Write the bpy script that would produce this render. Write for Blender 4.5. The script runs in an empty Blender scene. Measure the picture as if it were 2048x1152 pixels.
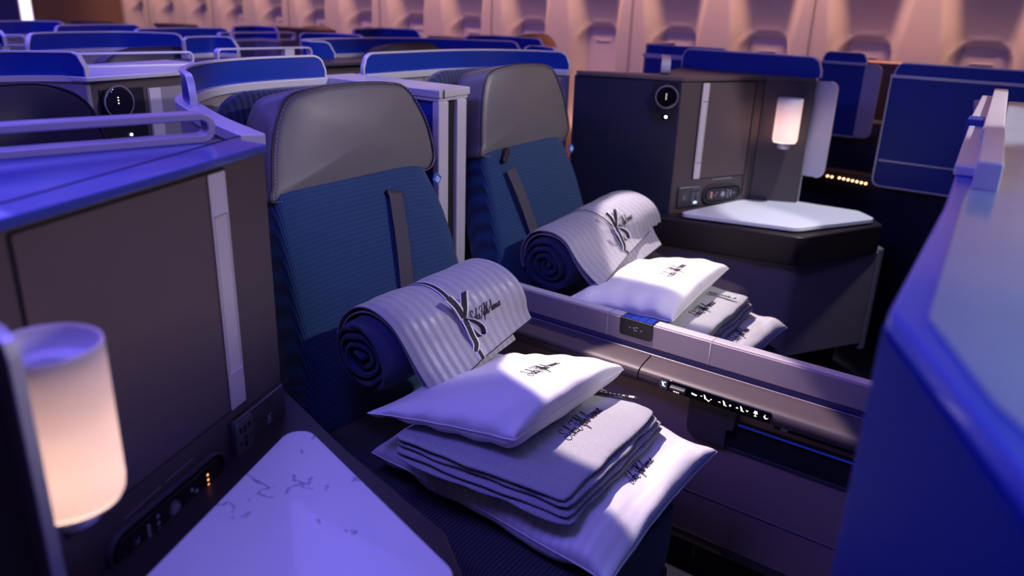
import bpy, bmesh, math, random
from mathutils import Vector, Matrix, noise
from mathutils.bvhtree import BVHTree
random.seed(7)
C = bpy.context.scene
R = math.radians
# ------------------------------------------------------------------ camera
# world: +X towards the nose (where the seats face), +Y across the cabin away from the camera, Z up, floor z=0
F_PX, YAW, PITCH, ROLL, EYE = 1562.0, .62516, .34984, .0348, 1.42
fw = Vector((-math.sin(YAW)*math.cos(PITCH), math.cos(YAW)*math.cos(PITCH), -math.sin(PITCH)))
rt = fw.cross(Vector((0, 0, 1))).normalized(); up = rt.cross(fw)
rt2 = rt*math.cos(ROLL)+up*math.sin(ROLL); up2 = -rt*math.sin(ROLL)+up*math.cos(ROLL)
cam = bpy.data.objects.new('camera', bpy.data.cameras.new('camera'))
cam.matrix_world = Matrix(((rt2.x, up2.x, -fw.x, 0), (rt2.y, up2.y, -fw.y, 0), (rt2.z, up2.z, -fw.z, EYE), (0, 0, 0, 1)))
cam.data.sensor_width = 36; cam.data.lens = 36*F_PX/2048; cam.data.clip_start = .02
cam.data.dof.use_dof = True; cam.data.dof.focus_distance = 1.75; cam.data.dof.aperture_fstop = 2.4
C.collection.objects.link(cam); C.camera = cam
# ------------------------------------------------------------------ world, exposure, large lights
w = bpy.data.worlds.new('world'); C.world = w; w.use_nodes = True
w.node_tree.nodes['Background'].inputs[0].default_value = (.10, .08, .5, 1)
w.node_tree.nodes['Background'].inputs[1].default_value = .04
vs = C.view_settings; vs.view_transform = 'Standard'; vs.look = 'None'; vs.gamma = 1; vs.use_curve_mapping = False; vs.exposure = 0.0


def light(name, kind, loc, target, energy, color, size=None, sizey=None, cone=None, blend=.3, spread=None):
    d = bpy.data.lights.new(name, kind); d.energy = energy; d.color = color
    if kind == 'AREA':
        d.shape = 'RECTANGLE'; d.size = size; d.size_y = sizey or size
        if spread: d.spread = R(spread)
    if kind == 'SPOT':
        d.spot_size = R(cone); d.spot_blend = blend; d.shadow_soft_size = size or .02
    if kind == 'POINT': d.shadow_soft_size = size or .02
    o = bpy.data.objects.new(name, d); C.collection.objects.link(o); o.location = loc
    o.rotation_euler = (Vector(target)-Vector(loc)).to_track_quat('-Z', 'Y').to_euler()
    return o


VIO = (.19, .15, 1.0)
# violet mood strips of the ceiling: over the near aisle, and over the rows behind
light('mood_strip_near', 'AREA', (-2.9, .1, 2.3), (-2.9, .35, 0), 42, VIO, 4.6, .5)
light('mood_strip_table', 'AREA', (-.75, .35, 2.3), (-.75, .45, 0), 10, VIO, .5, .5)
light('mood_strip_centre', 'AREA', (-4.4, 1.75, 2.35), (-4.4, 1.75, 0), 36, VIO, 5, .6)
light('mood_strip_front', 'AREA', (.9, .6, 2.35), (.9, .6, 0), 1.5, VIO, 1.2, .6)
# warm wash of the window wall, from the cove above it
light('wall_wash', 'AREA', (-2.8, 4.32, 2.22), (-2.8, 4.37, 1.2), 90, (1.0, .50, .36), 11, .12, spread=60)
# cool lamp ahead of the pair of seats
light('cool_ceiling_spot', 'SPOT', (.6, 2.4, 2.25), (-1.10, 2.13, .85), 100, (1.0, .90, .95), .04, cone=48, blend=.12)
# white spot behind, added table spot and front fill, the seats' two reading lights
light('cool_spot_behind', 'SPOT', (-.7, 1.9, 2.3), (-2.35, 1.75, 1.15), 40, (.95, .92, 1.0), .03, cone=46, blend=.5)
light('front_fill', 'AREA', (1.5, 1.9, 1.75), (-1.1, .5, .95), 1.5, (1, .86, .88), .4, .4, spread=50)
light('far_table_spot', 'SPOT', (-.45, 2.9, 2.25), (-.80, 3.0, .70), 75, (.86, .88, 1.0), .03, cone=24, blend=.3)
light('reading_near', 'SPOT', (-1.38, 1.42, 2.1), (-.64, 1.445, .60), 215, (1, .80, .76), .015, cone=23, blend=.12)
light('reading_far', 'SPOT', (-1.50, 2.25, 2.1), (-.84, 2.24, .60), 170, (1, .84, .80), .015, cone=25, blend=.2)
# pale lamp above the console in front
light('front_strip', 'AREA', (.55, 1.6, 2.3), (.55, 1.6, 0), 17, (.66, .92, 1.0), .3, 2.2, spread=60)


# ------------------------------------------------------------------ pixel -> point on a real plane
def ray(px, py):
    return rt2*(px-1024)+up2*(576-py)+fw*F_PX


def at_z(px, py, z):
    r = ray(px, py); k = (z-EYE)/r.z; return Vector((r.x*k, r.y*k, z))


def at_y(px, py, y):
    r = ray(px, py); k = y/r.y; return Vector((r.x*k, y, EYE+r.z*k))


def at_x(px, py, x):
    r = ray(px, py); k = x/r.x; return Vector((x, r.y*k, EYE+r.z*k))


# ------------------------------------------------------------------ materials
def mat(name, col, rough=.5, metal=0, emit=None, es=0, coat=0, sheen=0, spec=.5, trans=0):
    m = bpy.data.materials.new(name); m.use_nodes = True
    b = m.node_tree.nodes['Principled BSDF']
    b.inputs['Base Color'].default_value = (*col, 1); b.inputs['Roughness'].default_value = rough
    b.inputs['Metallic'].default_value = metal; b.inputs['Specular IOR Level'].default_value = spec
    b.inputs['Coat Weight'].default_value = coat; b.inputs['Sheen Weight'].default_value = sheen
    b.inputs['Transmission Weight'].default_value = trans
    if emit:
        b.inputs['Emission Color'].default_value = (*emit, 1); b.inputs['Emission Strength'].default_value = es
    return m


def nd(m, t, **kw):
    n = m.node_tree.nodes.new(t)
    for k, v in kw.items():
        if hasattr(n, k) and not k.startswith('i_'): setattr(n, k, v)
        else: n.inputs[k[2:].replace('_', ' ')].default_value = v
    return n


def lk(m, a, b): m.node_tree.links.new(a, b)


def bsdf(m): return m.node_tree.nodes['Principled BSDF']


def ramp(m, fac, stops):
    r = nd(m, 'ShaderNodeValToRGB'); e = r.color_ramp.elements
    while len(e) < len(stops): e.new(.5)
    for x, (p, c) in zip(e, stops): x.position = p; x.color = (*c, 1)
    lk(m, fac, r.inputs[0]); return r.outputs[0]


def noisy(m, scale=80, bump=.1, dist=.001, coord='Object', var=0, stretch=None):
    tc = nd(m, 'ShaderNodeTexCoord'); src = tc.outputs[coord]
    if stretch:
        mp = nd(m, 'ShaderNodeMapping'); mp.inputs['Scale'].default_value = stretch; lk(m, src, mp.inputs[0]); src = mp.outputs[0]
    n = nd(m, 'ShaderNodeTexNoise', i_Scale=scale, i_Detail=4); lk(m, src, n.inputs[0])
    if bump:
        b = nd(m, 'ShaderNodeBump', i_Strength=bump, i_Distance=dist); lk(m, n.outputs[0], b.inputs['Height']); lk(m, b.outputs[0], bsdf(m).inputs['Normal'])
    if var:
        c = bsdf(m).inputs['Base Color'].default_value[:3]
        lk(m, ramp(m, n.outputs[0], [(.3, [x*(1-var) for x in c]), (.7, [min(1, x*(1+var)) for x in c])]), bsdf(m).inputs['Base Color'])
    return m


def math_(m, op, a, b=None):
    n = nd(m, 'ShaderNodeMath', operation=op)
    for i, x in enumerate((a, b)):
        if x is None: continue
        if isinstance(x, (int, float)): n.inputs[i].default_value = x
        else: lk(m, x, n.inputs[i])
    return n.outputs[0]


def fabric_ribs(name, dark, light_, freq=300, freq2=60):
    """ribbed upholstery: fine ribs along v, each broken into short bars"""
    m = mat(name, dark, .85, sheen=.3)
    uv = nd(m, 'ShaderNodeUVMap'); s = nd(m, 'ShaderNodeSeparateXYZ'); lk(m, uv.outputs[0], s.inputs[0])
    a = math_(m, 'SINE', math_(m, 'MULTIPLY', s.outputs[0], freq*2*math.pi))
    b = math_(m, 'SINE', math_(m, 'MULTIPLY', s.outputs[1], freq2*2*math.pi))
    n = nd(m, 'ShaderNodeTexNoise', i_Scale=3.0, i_Detail=2); lk(m, uv.outputs[0], n.inputs[0])
    bb = math_(m, 'MULTIPLY', b, math_(m, 'MULTIPLY', n.outputs[0], .9))
    h = math_(m, 'ADD', math_(m, 'MULTIPLY', a, .5), math_(m, 'MULTIPLY', bb, .5))
    f = math_(m, 'ADD', math_(m, 'MULTIPLY', h, .5), .5)
    lk(m, ramp(m, f, [(.25, dark), (.8, light_)]), bsdf(m).inputs['Base Color'])
    bp = nd(m, 'ShaderNodeBump', i_Strength=.6, i_Distance=.0015); lk(m, f, bp.inputs['Height']); lk(m, bp.outputs[0], bsdf(m).inputs['Normal'])
    return m


def fabric_stripe(name, c1, c2, width):
    m = mat(name, c1, .6, sheen=.2)
    uv = nd(m, 'ShaderNodeUVMap'); s = nd(m, 'ShaderNodeSeparateXYZ'); lk(m, uv.outputs[0], s.inputs[0])
    a = math_(m, 'SINE', math_(m, 'MULTIPLY', s.outputs[0], 2*math.pi/width))
    f = math_(m, 'ADD', math_(m, 'MULTIPLY', a, .5), .5)
    lk(m, ramp(m, f, [(.35, c1), (.65, c2)]), bsdf(m).inputs['Base Color'])
    lk(m, ramp(m, f, [(.35, (.7,)*3), (.65, (.4,)*3)]), bsdf(m).inputs['Roughness'])
    n = nd(m, 'ShaderNodeTexNoise', i_Scale=14, i_Detail=5); lk(m, uv.outputs[0], n.inputs[0])
    bp = nd(m, 'ShaderNodeBump', i_Strength=.35, i_Distance=.01); lk(m, n.outputs[0], bp.inputs['Height']); lk(m, bp.outputs[0], bsdf(m).inputs['Normal'])
    return m


def fabric_herring(name, c1, c2):
    m = mat(name, c1, .9, sheen=.3)
    uv = nd(m, 'ShaderNodeUVMap'); s = nd(m, 'ShaderNodeSeparateXYZ'); lk(m, uv.outputs[0], s.inputs[0])
    z = math_(m, 'PINGPONG', s.outputs[1], .018)
    a = math_(m, 'SINE', math_(m, 'MULTIPLY', math_(m, 'ADD', s.outputs[0], z), 2*math.pi/.0048))
    f = math_(m, 'ADD', math_(m, 'MULTIPLY', a, .5), .5)
    lk(m, ramp(m, f, [(.2, c1), (.8, c2)]), bsdf(m).inputs['Base Color'])
    bp = nd(m, 'ShaderNodeBump', i_Strength=.5, i_Distance=.0012); lk(m, f, bp.inputs['Height']); lk(m, bp.outputs[0], bsdf(m).inputs['Normal'])
    return m


def marble(name):
    m = mat(name, (.82, .82, .84), .28, coat=.3)
    tc = nd(m, 'ShaderNodeTexCoord')
    n1 = nd(m, 'ShaderNodeTexNoise', i_Scale=5, i_Detail=8, i_Distortion=1.2); lk(m, tc.outputs['Object'], n1.inputs[0])
    d = math_(m, 'ABSOLUTE', math_(m, 'SUBTRACT', n1.outputs[0], .52))
    n2 = nd(m, 'ShaderNodeTexNoise', i_Scale=7, i_Detail=3); lk(m, tc.outputs['Object'], n2.inputs[0])
    k = math_(m, 'ADD', d, math_(m, 'MULTIPLY', math_(m, 'GREATER_THAN', .56, n2.outputs[0]), .1))
    lk(m, ramp(m, k, [(0, (.30, .30, .36)), (.008, (.5, .5, .58)), (.018, (.82, .82, .84))]), bsdf(m).inputs['Base Color'])
    return m


def brushed(name, col, rough=.3, metal=.9, stretch=(2, 2, 200)):
    m = mat(name, col, rough, metal)
    return noisy(m, 6, .12, .0006, stretch=stretch)


M = {}
M['shell'] = noisy(mat('grey_laminate', (.29, .265, .30), .45), 300, .08)
M['shell_dark'] = noisy(mat('dark_laminate', (.085, .062, .068), .5), 300, .08)
M['tray'] = noisy(mat('near_black_tray', (.022, .015, .017), .4), 240, .05)
M['door'] = noisy(mat('console_door_laminate', (.105, .074, .080), .5), 260, .1, .0008)
M['groove'] = mat('shadow_gap', (.008, .007, .01), .8)
M['strip'] = noisy(mat('pale_trim', (.60, .56, .62), .4), 200, .05)
M['silver'] = brushed('satin_aluminium', (.70, .68, .74), .36, .35)
M['rail_metal'] = brushed('violet_grey_rail', (.42, .37, .50), .32, .35)
M['silver_edge'] = mat('polished_aluminium', (.85, .84, .9), .2, .8)
M['blue_top'] = noisy(mat('blue_lacquer_top', (.04, .065, .36), .30, coat=.4), 40, .04)
M['blue'] = brushed('blue_brushed_panel', (.003, .032, .33), .35, .1, (1, 1, 60))
M['blue_flat'] = noisy(mat('blue_panel', (.003, .03, .29), .45), 200, .05)
M['blue_reef'] = noisy(mat('steel_blue_top', (.22, .30, .40), .35, coat=.2), 6, .15, .01, var=.08)
M['leather'] = noisy(mat('grey_leather', (.145, .135, .138), .42, spec=.5), 420, .35, .0006)
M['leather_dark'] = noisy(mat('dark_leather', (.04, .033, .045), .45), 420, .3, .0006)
M['leather_brown'] = noisy(mat('tan_leather', (.22, .11, .06), .55), 300, .2)
M['thread'] = mat('pale_thread', (.55, .5, .55), .8)
M['fabric'] = fabric_ribs('teal_blue_ribbed_fabric', (.001, .015, .065), (.002, .066, .205), 190, 85)
M['fabric_dark'] = fabric_ribs('dark_ribbed_fabric', (.006, .006, .012), (.05, .05, .075), 110, 0)
M['fabric_wing'] = fabric_ribs('navy_quilted_fabric', (.003, .006, .03), (.02, .035, .12), 55, 0)
M['belt'] = fabric_ribs('charcoal_webbing', (.035, .03, .04), (.10, .09, .11), 320, 0)
M['marble'] = marble('white_marble')
M['white_top'] = noisy(mat('white_solid_surface', (.82, .83, .88), .35), 60, .03)
M['cotton'] = noisy(mat('white_cotton', (.86, .84, .85), .75, sheen=.2), 22, .25, .008, coord='Object')
M['stripe'] = fabric_stripe('striped_satin', (.32, .315, .39), (.385, .375, .445), .021)
M['duvet'] = noisy(mat('navy_duvet', (.012, .022, .11), .85, sheen=.3), 40, .5, .006)
M['herring'] = fabric_herring('grey_herringbone_wool', (.20, .22, .26), (.66, .64, .63))
M['ink'] = mat('black_embroidery', (.012, .01, .015), .7)
M['plastic'] = noisy(mat('black_plastic', (.012, .012, .018), .35), 200, .05)
M['plastic_grey'] = noisy(mat('dark_grey_plastic', (.05, .048, .06), .4), 200, .05)
M['socket'] = mat('socket_plastic', (.10, .10, .125), .4)
M['glassy'] = mat('black_gloss', (.004, .004, .006), .06, coat=1)
M['icon'] = mat('backlit_icon', (1, .9, .8), .5, emit=(1, .85, .7), es=1.6)
M['icon_orange'] = mat('orange_indicator', (1, .4, .1), .5, emit=(1, .35, .08), es=2.0)
M['icon_red'] = mat('red_indicator', (1, .2, .2), .5, emit=(1, .15, .12), es=1.6)
M['icon_blue'] = mat('blue_indicator', (.3, .5, 1), .5, emit=(.35, .5, 1), es=2.5)
M['icon_dim'] = mat('printed_symbol', (.34, .33, .42), .6)
M['amber'] = mat('amber_light', (1, .6, .3), .5, emit=(1, .5, .25), es=5)
M['wall'] = noisy(mat('cabin_sidewall', (.66, .60, .58), .6), 60, .04)
M['shade'] = noisy(mat('window_shade', (.62, .56, .62), .6), 60, .03)
M['seam'] = mat('panel_seam', (.25, .18, .18), .8)
M['carpet'] = noisy(mat('navy_carpet', (.012, .014, .03), .95), 220, .6, .004, var=.4)
M['ceil'] = noisy(mat('ceiling_panel', (.6, .58, .62), .7), 30, .03)
M['bulk'] = noisy(mat('brown_bulkhead', (.20, .115, .09), .6), 30, .05)
M['warmglow'] = mat('lit_galley_panel', (1, 1, 1), .5, emit=(.9, .85, 1), es=1.4)
M['armleather'] = noisy(mat('brown_grey_leather', (.085, .062, .070), .45, spec=.45), 380, .2, .0005)
M['wallmat'] = noisy(mat('taupe_side_panel', (.34, .22, .20), .5), 240, .06)
M['lens'] = mat('small_lamp_lens', (1, 1, 1), .3, emit=(.9, .92, 1), es=9)
M['tag'] = mat('blue_label', (.02, .12, .55), .5)
M['tag_white'] = mat('white_woven_mark', (.7, .78, .9), .6)
# lamp shade: frosted acrylic, lit from a bulb at its foot
M['frost'] = mat('frosted_acrylic', (.88, .84, .90), .45, spec=.3)
m = M['frost']
nt = m.node_tree; tr = nt.nodes.new('ShaderNodeBsdfTranslucent'); tr.inputs[0].default_value = (1, .90, .86, 1)
mx = nt.nodes.new('ShaderNodeMixShader'); mx.inputs[0].default_value = .42
nt.links.new(bsdf(m).outputs[0], mx.inputs[1]); nt.links.new(tr.outputs[0], mx.inputs[2])
nt.links.new(mx.outputs[0], nt.nodes['Material Output'].inputs[0])


# ------------------------------------------------------------------ object helpers
def link(name, me, m, parent=None, smooth=40, bevel=0, seg=2):
    o = bpy.data.objects.new(name, me); C.collection.objects.link(o)
    if m: me.materials.append(m if not isinstance(m, str) else M[m])
    for p in me.polygons: p.use_smooth = len(p.vertices) < 6
    if parent: o.parent = parent
    if bevel:
        b = o.modifiers.new('bevel', 'BEVEL'); b.width = bevel; b.harden_normals = True; b.segments = seg; b.limit_method = 'ANGLE'; b.angle_limit = R(35)
    me.set_sharp_from_angle(angle=R(smooth))
    return o


def from_bm(name, bm, m, parent=None, **kw):
    bmesh.ops.recalc_face_normals(bm, faces=bm.faces)
    me = bpy.data.meshes.new(name); bm.to_mesh(me); bm.free()
    return link(name, me, m, parent, **kw)


def thing(name, label, cat, loc=(0, 0, 0), group=None):
    o = bpy.data.objects.new(name, None); C.collection.objects.link(o); o.location = loc
    o.empty_display_size = .05
    tag(o, label, cat, group); return o


def tag(o, label, cat, group=None):
    o['label'] = label; o['category'] = cat
    if group: o['group'] = group
    return o


def struct(o):
    o['kind'] = 'structure'; return o


def settle(t):
    """move a thing's Empty to the base of its parts, keeping the parts where they are"""
    bpy.context.view_layer.update()
    pts = [c.matrix_world @ Vector(v) for c in t.children for v in c.bound_box]
    if not pts: return
    p = Vector((sum(v.x for v in pts)/len(pts), sum(v.y for v in pts)/len(pts), min(v.z for v in pts)))
    t.location = p
    for c in t.children: c.matrix_parent_inverse = Matrix.Translation(-p)


class Fr:
    """a local frame: U along, V up the face, N out of it"""
    def __init__(s, O, U, V=(0, 0, 1), N=None):
        s.O = Vector(O); s.U = Vector(U).normalized(); s.V = Vector(V).normalized()
        s.N = Vector(N).normalized() if N is not None else s.U.cross(s.V)

    def p(s, u, v, n=0): return s.O+s.U*u+s.V*v+s.N*n


WORLD = Fr((0, 0, 0), (1, 0, 0), (0, 1, 0), (0, 0, 1))


def rounded(pts, r, n=6):
    """plan polygon with rounded corners; r one radius or one per corner"""
    out = []; k = len(pts); pts = [Vector(p[:2]) for p in pts]
    rs = r if isinstance(r, (list, tuple)) else [r]*k
    for i, p in enumerate(pts):
        a = pts[i-1]-p; b = pts[(i+1) % k]-p; rr = rs[i]
        if rr <= 0: out.append(p); continue
        la, lb = a.length, b.length; a.normalize(); b.normalize()
        ang = a.angle(b); d = min(rr/math.tan(ang/2), la*.49, lb*.49); rr = d*math.tan(ang/2)
        c = p+(a+b).normalized()*(rr/math.sin(ang/2))
        s, e = p+a*d, p+b*d
        a0 = math.atan2(s.y-c.y, s.x-c.x); a1 = math.atan2(e.y-c.y, e.x-c.x)
        da = (a1-a0+math.pi) % (2*math.pi)-math.pi
        for j in range(n+1):
            t = a0+da*j/n; out.append(Vector((c.x+rr*math.cos(t), c.y+rr*math.sin(t))))
    return out


def add_prism(bm, fr, pts, n0, n1):
    lo = [bm.verts.new(fr.p(p[0], p[1], n0)) for p in pts]; hi = [bm.verts.new(fr.p(p[0], p[1], n1)) for p in pts]
    k = len(pts)
    bm.faces.new(lo[::-1]); bm.faces.new(hi)
    for i in range(k): bm.faces.new((lo[i], lo[(i+1) % k], hi[(i+1) % k], hi[i]))


def prism(name, m, fr, pts, n0, n1, parent=None, **kw):
    bm = bmesh.new(); add_prism(bm, fr, pts, n0, n1); return from_bm(name, bm, m, parent, **kw)


def rect(u0, u1, v0, v1, r=0, n=5):
    p = [(u0, v0), (u1, v0), (u1, v1), (u0, v1)]
    return rounded(p, r, n) if r else p


def circle(u, v, r, n=32, ry=None): return [(u+r*math.cos(2*math.pi*i/n), v+(ry or r)*math.sin(2*math.pi*i/n)) for i in range(n)]


def add_strokes(bm, fr, strokes, w, n0, n1):
    """flat little bars along polylines in the frame"""
    for s in strokes:
        for a, b in zip(s[:-1], s[1:]):
            a, b = Vector(a), Vector(b); d = b-a
            if d.length < 1e-7: continue
            q = Vector((-d.y, d.x)).normalized()*w/2; d = d.normalized()*w*.3
            add_prism(bm, fr, [a-d-q, b+d-q, b+d+q, a-d+q], n0, n1)


def catmull(pts, n=8, closed=False):
    pts = [Vector(p) for p in pts]; out = []; k = len(pts)
    rng = range(k) if closed else range(k-1)
    for i in rng:
        if closed: p0, p1, p2, p3 = pts[i-1], pts[i], pts[(i+1) % k], pts[(i+2) % k]
        else: p0, p1, p2, p3 = pts[max(i-1, 0)], pts[i], pts[i+1], pts[min(i+2, k-1)]
        for j in range(n):
            t = j/n
            out.append(.5*((2*p1)+(p2-p0)*t+(2*p0-5*p1+4*p2-p3)*t*t+(-p0+3*p1-3*p2+p3)*t**3))
    if not closed: out.append(pts[-1])
    return out


def add_sweep(bm, path, norms, w, h, closed=False, sec=None):
    """rectangular bar along a path; w along the given normals, h across"""
    k = len(path); rings = []
    for i, p in enumerate(path):
        a = path[i-1] if (i or closed) else path[0]; b = path[(i+1) % k] if (i < k-1 or closed) else path[-1]
        T = (b-a).normalized(); N = Vector(norms[i] if isinstance(norms, list) else norms).normalized()
        S = T.cross(N).normalized()
        if sec: off = [(N*x*w+S*y*h) for x, y in sec]
        else:
            off = [N*(w/2)+S*(h/2), N*(w/2)-S*(h/2), -N*(w/2)-S*(h/2), -N*(w/2)+S*(h/2)]
        rings.append([bm.verts.new(p+o) for o in off])
    m = len(rings[0])
    for i in range(k if closed else k-1):
        A, B = rings[i], rings[(i+1) % k]
        for j in range(m): bm.faces.new((A[j], A[(j+1) % m], B[(j+1) % m], B[j]))
    if not closed: bm.faces.new(rings[0][::-1]); bm.faces.new(rings[-1])


def tube(name, m, path, r, parent=None, closed=False, n=8):
    bm = bmesh.new(); path = [Vector(p) for p in path]; k = len(path)
    N = None; norms = []
    for i, p in enumerate(path):
        a = path[i-1] if (i or closed) else path[0]; b = path[(i+1) % k] if (i < k-1 or closed) else path[-1]
        T = (b-a).normalized()
        if N is None: N = T.orthogonal().normalized()
        N = (N-T*N.dot(T)).normalized(); norms.append(N.copy())
    add_sweep(bm, path, norms, 1, 1, closed, [(r*math.cos(2*math.pi*i/n), r*math.sin(2*math.pi*i/n)) for i in range(n)])
    return from_bm(name, bm, m, parent, smooth=60)


def lathe(name, m, c, prof, parent=None, n=48, **kw):
    bm = bmesh.new(); rings = []
    for r, z in prof: rings.append([bm.verts.new((c[0]+r*math.cos(2*math.pi*i/n), c[1]+r*math.sin(2*math.pi*i/n), z)) for i in range(n)])
    for A, B in zip(rings[:-1], rings[1:]):
        for j in range(n): bm.faces.new((A[j], A[(j+1) % n], B[(j+1) % n], B[j]))
    return from_bm(name, bm, m, parent, **kw)


def grid_mesh(f, nu, nv, closed_u=False, uvf=None):
    """mesh of f(i/nu, j/nv) with a UV map"""
    bm = bmesh.new(); uvl = bm.loops.layers.uv.new('UVMap'); V = []
    for i in range(nu+1):
        V.append([bm.verts.new(f(i/nu, j/nv)) for j in range(nv+1)])
    for i in range(nu):
        for j in range(nv):
            q = [(i, j), (i+1, j), (i+1, j+1), (i, j+1)]
            fc = bm.faces.new([V[a][b] for a, b in q])
            for l, (a, b) in zip(fc.loops, q): l[uvl].uv = uvf(a/nu, b/nv) if uvf else (a/nu, b/nv)
    return bm


# ------------------------------------------------------------------ soft pad (headrests, backrests, cushions)
def pad(name, m, fr, outline, thick, parent, bulge=.02, edge=.03, uvs=1.0, back=True):
    """upholstered pad: outline polygon in (u,v), front bulging along N, soft edge, sides going back by thick"""
    pts = [Vector(p[:2]) for p in outline]; c = sum(pts, Vector((0, 0)))/len(pts)
    size = min(max(abs(p.x-c.x) for p in pts), max(abs(p.y-c.y) for p in pts))
    prof = []
    for k in range(9):
        t = k/8*.86; prof.append((t*(1-edge/size), bulge*(1-(t/.99)**2.2)))
    for k in range(1, 8):
        a = k/7*math.pi/2; prof.append((1-edge/size*(1-math.sin(a)) if True else 1, -edge*(1-math.cos(a))))
    prof = [(s, d) for s, d in prof]
    # first rings stay inside
    base = prof[:9]; rim = prof[9:]
    base = [(s*1.0, d) for s, d in base]
    prof = base+rim+[(1.0, -thick*.6), (.985, -thick+.006), (.955, -thick)]
    bm = bmesh.new(); uvl = bm.loops.layers.uv.new('UVMap'); rings = []
    for s, d in prof:
        rings.append([bm.verts.new(fr.p(c.x+(p.x-c.x)*s, c.y+(p.y-c.y)*s, d)) for p in pts] if s > 0 else [bm.verts.new(fr.p(c.x, c.y, d))])
    def uv(v):
        q = v.co-fr.O; return (q.dot(fr.U), q.dot(fr.V)-q.dot(fr.N))
    n = len(pts)
    for A, B in zip(rings[:-1], rings[1:]):
        for j in range(n):
            fv = (A[0], B[j], B[(j+1) % n]) if len(A) == 1 else (A[j], B[j], B[(j+1) % n], A[(j+1) % n])
            bm.faces.new(fv)
    bm.faces.new(rings[-1])
    for fc in bm.faces:
        for l in fc.loops: l[uvl].uv = uv(l.vert)
    return from_bm(name, bm, m, parent, smooth=60)


def outline_loop(fr, outline, s, d):
    pts = [Vector(p[:2]) for p in outline]; c = sum(pts, Vector((0, 0)))/len(pts)
    return [fr.p(c.x+(p.x-c.x)*s, c.y+(p.y-c.y)*s, d) for p in pts]


# ------------------------------------------------------------------ setting
def box(name, m, a, b, parent=None, **kw):
    return prism(name, m, WORLD, rect(a[0], b[0], a[1], b[1]), a[2], b[2], parent, **kw)


struct(box('floor', 'carpet', (-9, -2, -.05), (3, 4.7, 0)))
struct(box('ceiling', 'ceil', (-9, -2, 2.5), (3, 4.7, 2.55)))
WY = 4.42; WIN0 = -2.638; WP = .533; WTOP = 1.285; WBOT = .90


def wall_far():
    """cabin side wall as a relief: each window sits at the foot of a scooped hollow; the wall leans in above"""
    def sm(x): x = max(0, min(1, x)); return x*x*(3-2*x)
    def f(a, b):
        x = -8.6+a*10.6; z = .1+b*2.3
        xi = (x-WIN0)/WP; dx = (xi-round(xi))*WP
        y = WY
        if z > 1.7: y -= (z-1.7)**2*.22
        # scoop
        top = sm((1.86-z)/.62); bot = sm((z-.62)/.2)
        half = .185+.045*sm((z-1.25)/.45)
        e = 1-sm((abs(dx)-half+.10)/.10)
        y += .125*e*top*bot
        # window reveal
        rx = max(abs(dx)-.050, 0)/.085; rz = max(abs(z-(WTOP+WBOT)/2)-((WTOP-WBOT)/2-.085), 0)/.095
        k = (rx**2+rz**2)**.5
        y += .03*(1-sm((k-.90)/.12))-.010*math.exp(-((k-1.12)/.07)**2)
        return (x, y, z)
    bm = grid_mesh(f, 1060, 110)
    o = from_bm('wall_far', bm, 'wall', smooth=80); struct(o)


wall_far()
struct(box('wall_near', 'wall', (-9, -2.05, 0), (3, -2, 2.5)))
for k, i in enumerate(range(-10, 6)):
    xc = WIN0+i*WP
    fr = Fr((xc, WY+.148, 0), (1, 0, 0), (0, 0, 1), (0, -1, 0))
    wobj = thing('window_%d' % (k+1), 'lowered cabin window shade', 'window')
    del wobj['label']; del wobj['category']; wobj['kind'] = 'structure'
    prism('window_shade', 'shade', fr, rounded([(-.128, WBOT), (.128, WBOT), (.128, WTOP), (-.128, WTOP)], .08, 8), -.01, .012, wobj, bevel=.002)
    prism('shade_handle', 'wall', fr, rect(-.05, .05, WTOP-.075, WTOP-.068), .010, .016, wobj, bevel=.001)
    prism('window_frame', 'wall', fr, rounded([(-.133, WBOT-.01), (.133, WBOT-.01), (.133, WTOP+.006), (-.133, WTOP+.006)], .085, 8), -.02, -.008, wobj)
    settle(wobj)
for k, i in enumerate((-9.5, -7.5, -5.5, -3.5, -1.5, .5, 2.5, 4.5)):
    x = WIN0+i*WP
    bm = bmesh.new(); path = [Vector((x, WY-.002-(max(z-1.7, 0))**2*.22, z)) for z in [.3+.1*j for j in range(20)]]
    add_sweep(bm, path, Vector((0, 1, 0)), .006, .004)
    struct(from_bm('trim_%d' % (k+1), bm, 'seam'))
struct(box('wall_aft', 'bulk', (-8.6, 3.45, 0), (-8.2, 4.7, 2.5)))
wb = struct(box('wall_back', 'bulk', (-9, -2, 0), (-8.8, 4.7, 2.5)))
t = thing('galley_partition', 'dark blue galley partition at the far end of the cabin', 'partition')
box('panel', 'blue_flat', (-8.1, 1.8, 0), (-8.0, 3.36, 2.3), t, bevel=.01)
box('panel_edge', 'silver', (-8.09, 3.36, 0), (-8.01, 3.375, 2.3), t)
settle(t)
t = thing('door_light_panel', 'bright white lit panel beside the blue galley partition', 'light panel')
box('lit_face', 'warmglow', (-8.16, 3.39, .9), (-8.14, 3.53, 2.2), t)
box('surround', 'bulk', (-8.20, 3.38, 0), (-8.165, 3.56, 2.3), t)
settle(t)


# ------------------------------------------------------------------ suites: curved shells with blue screens
def plan_path(pts, n=8): return catmull([Vector((p[0], p[1], 0)) for p in pts], n)


def side_n(path, i):
    a = path[max(i-1, 0)]; b = path[min(i+1, len(path)-1)]; T = (b-a).normalized(); return Vector((-T.y, T.x, 0))


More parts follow.
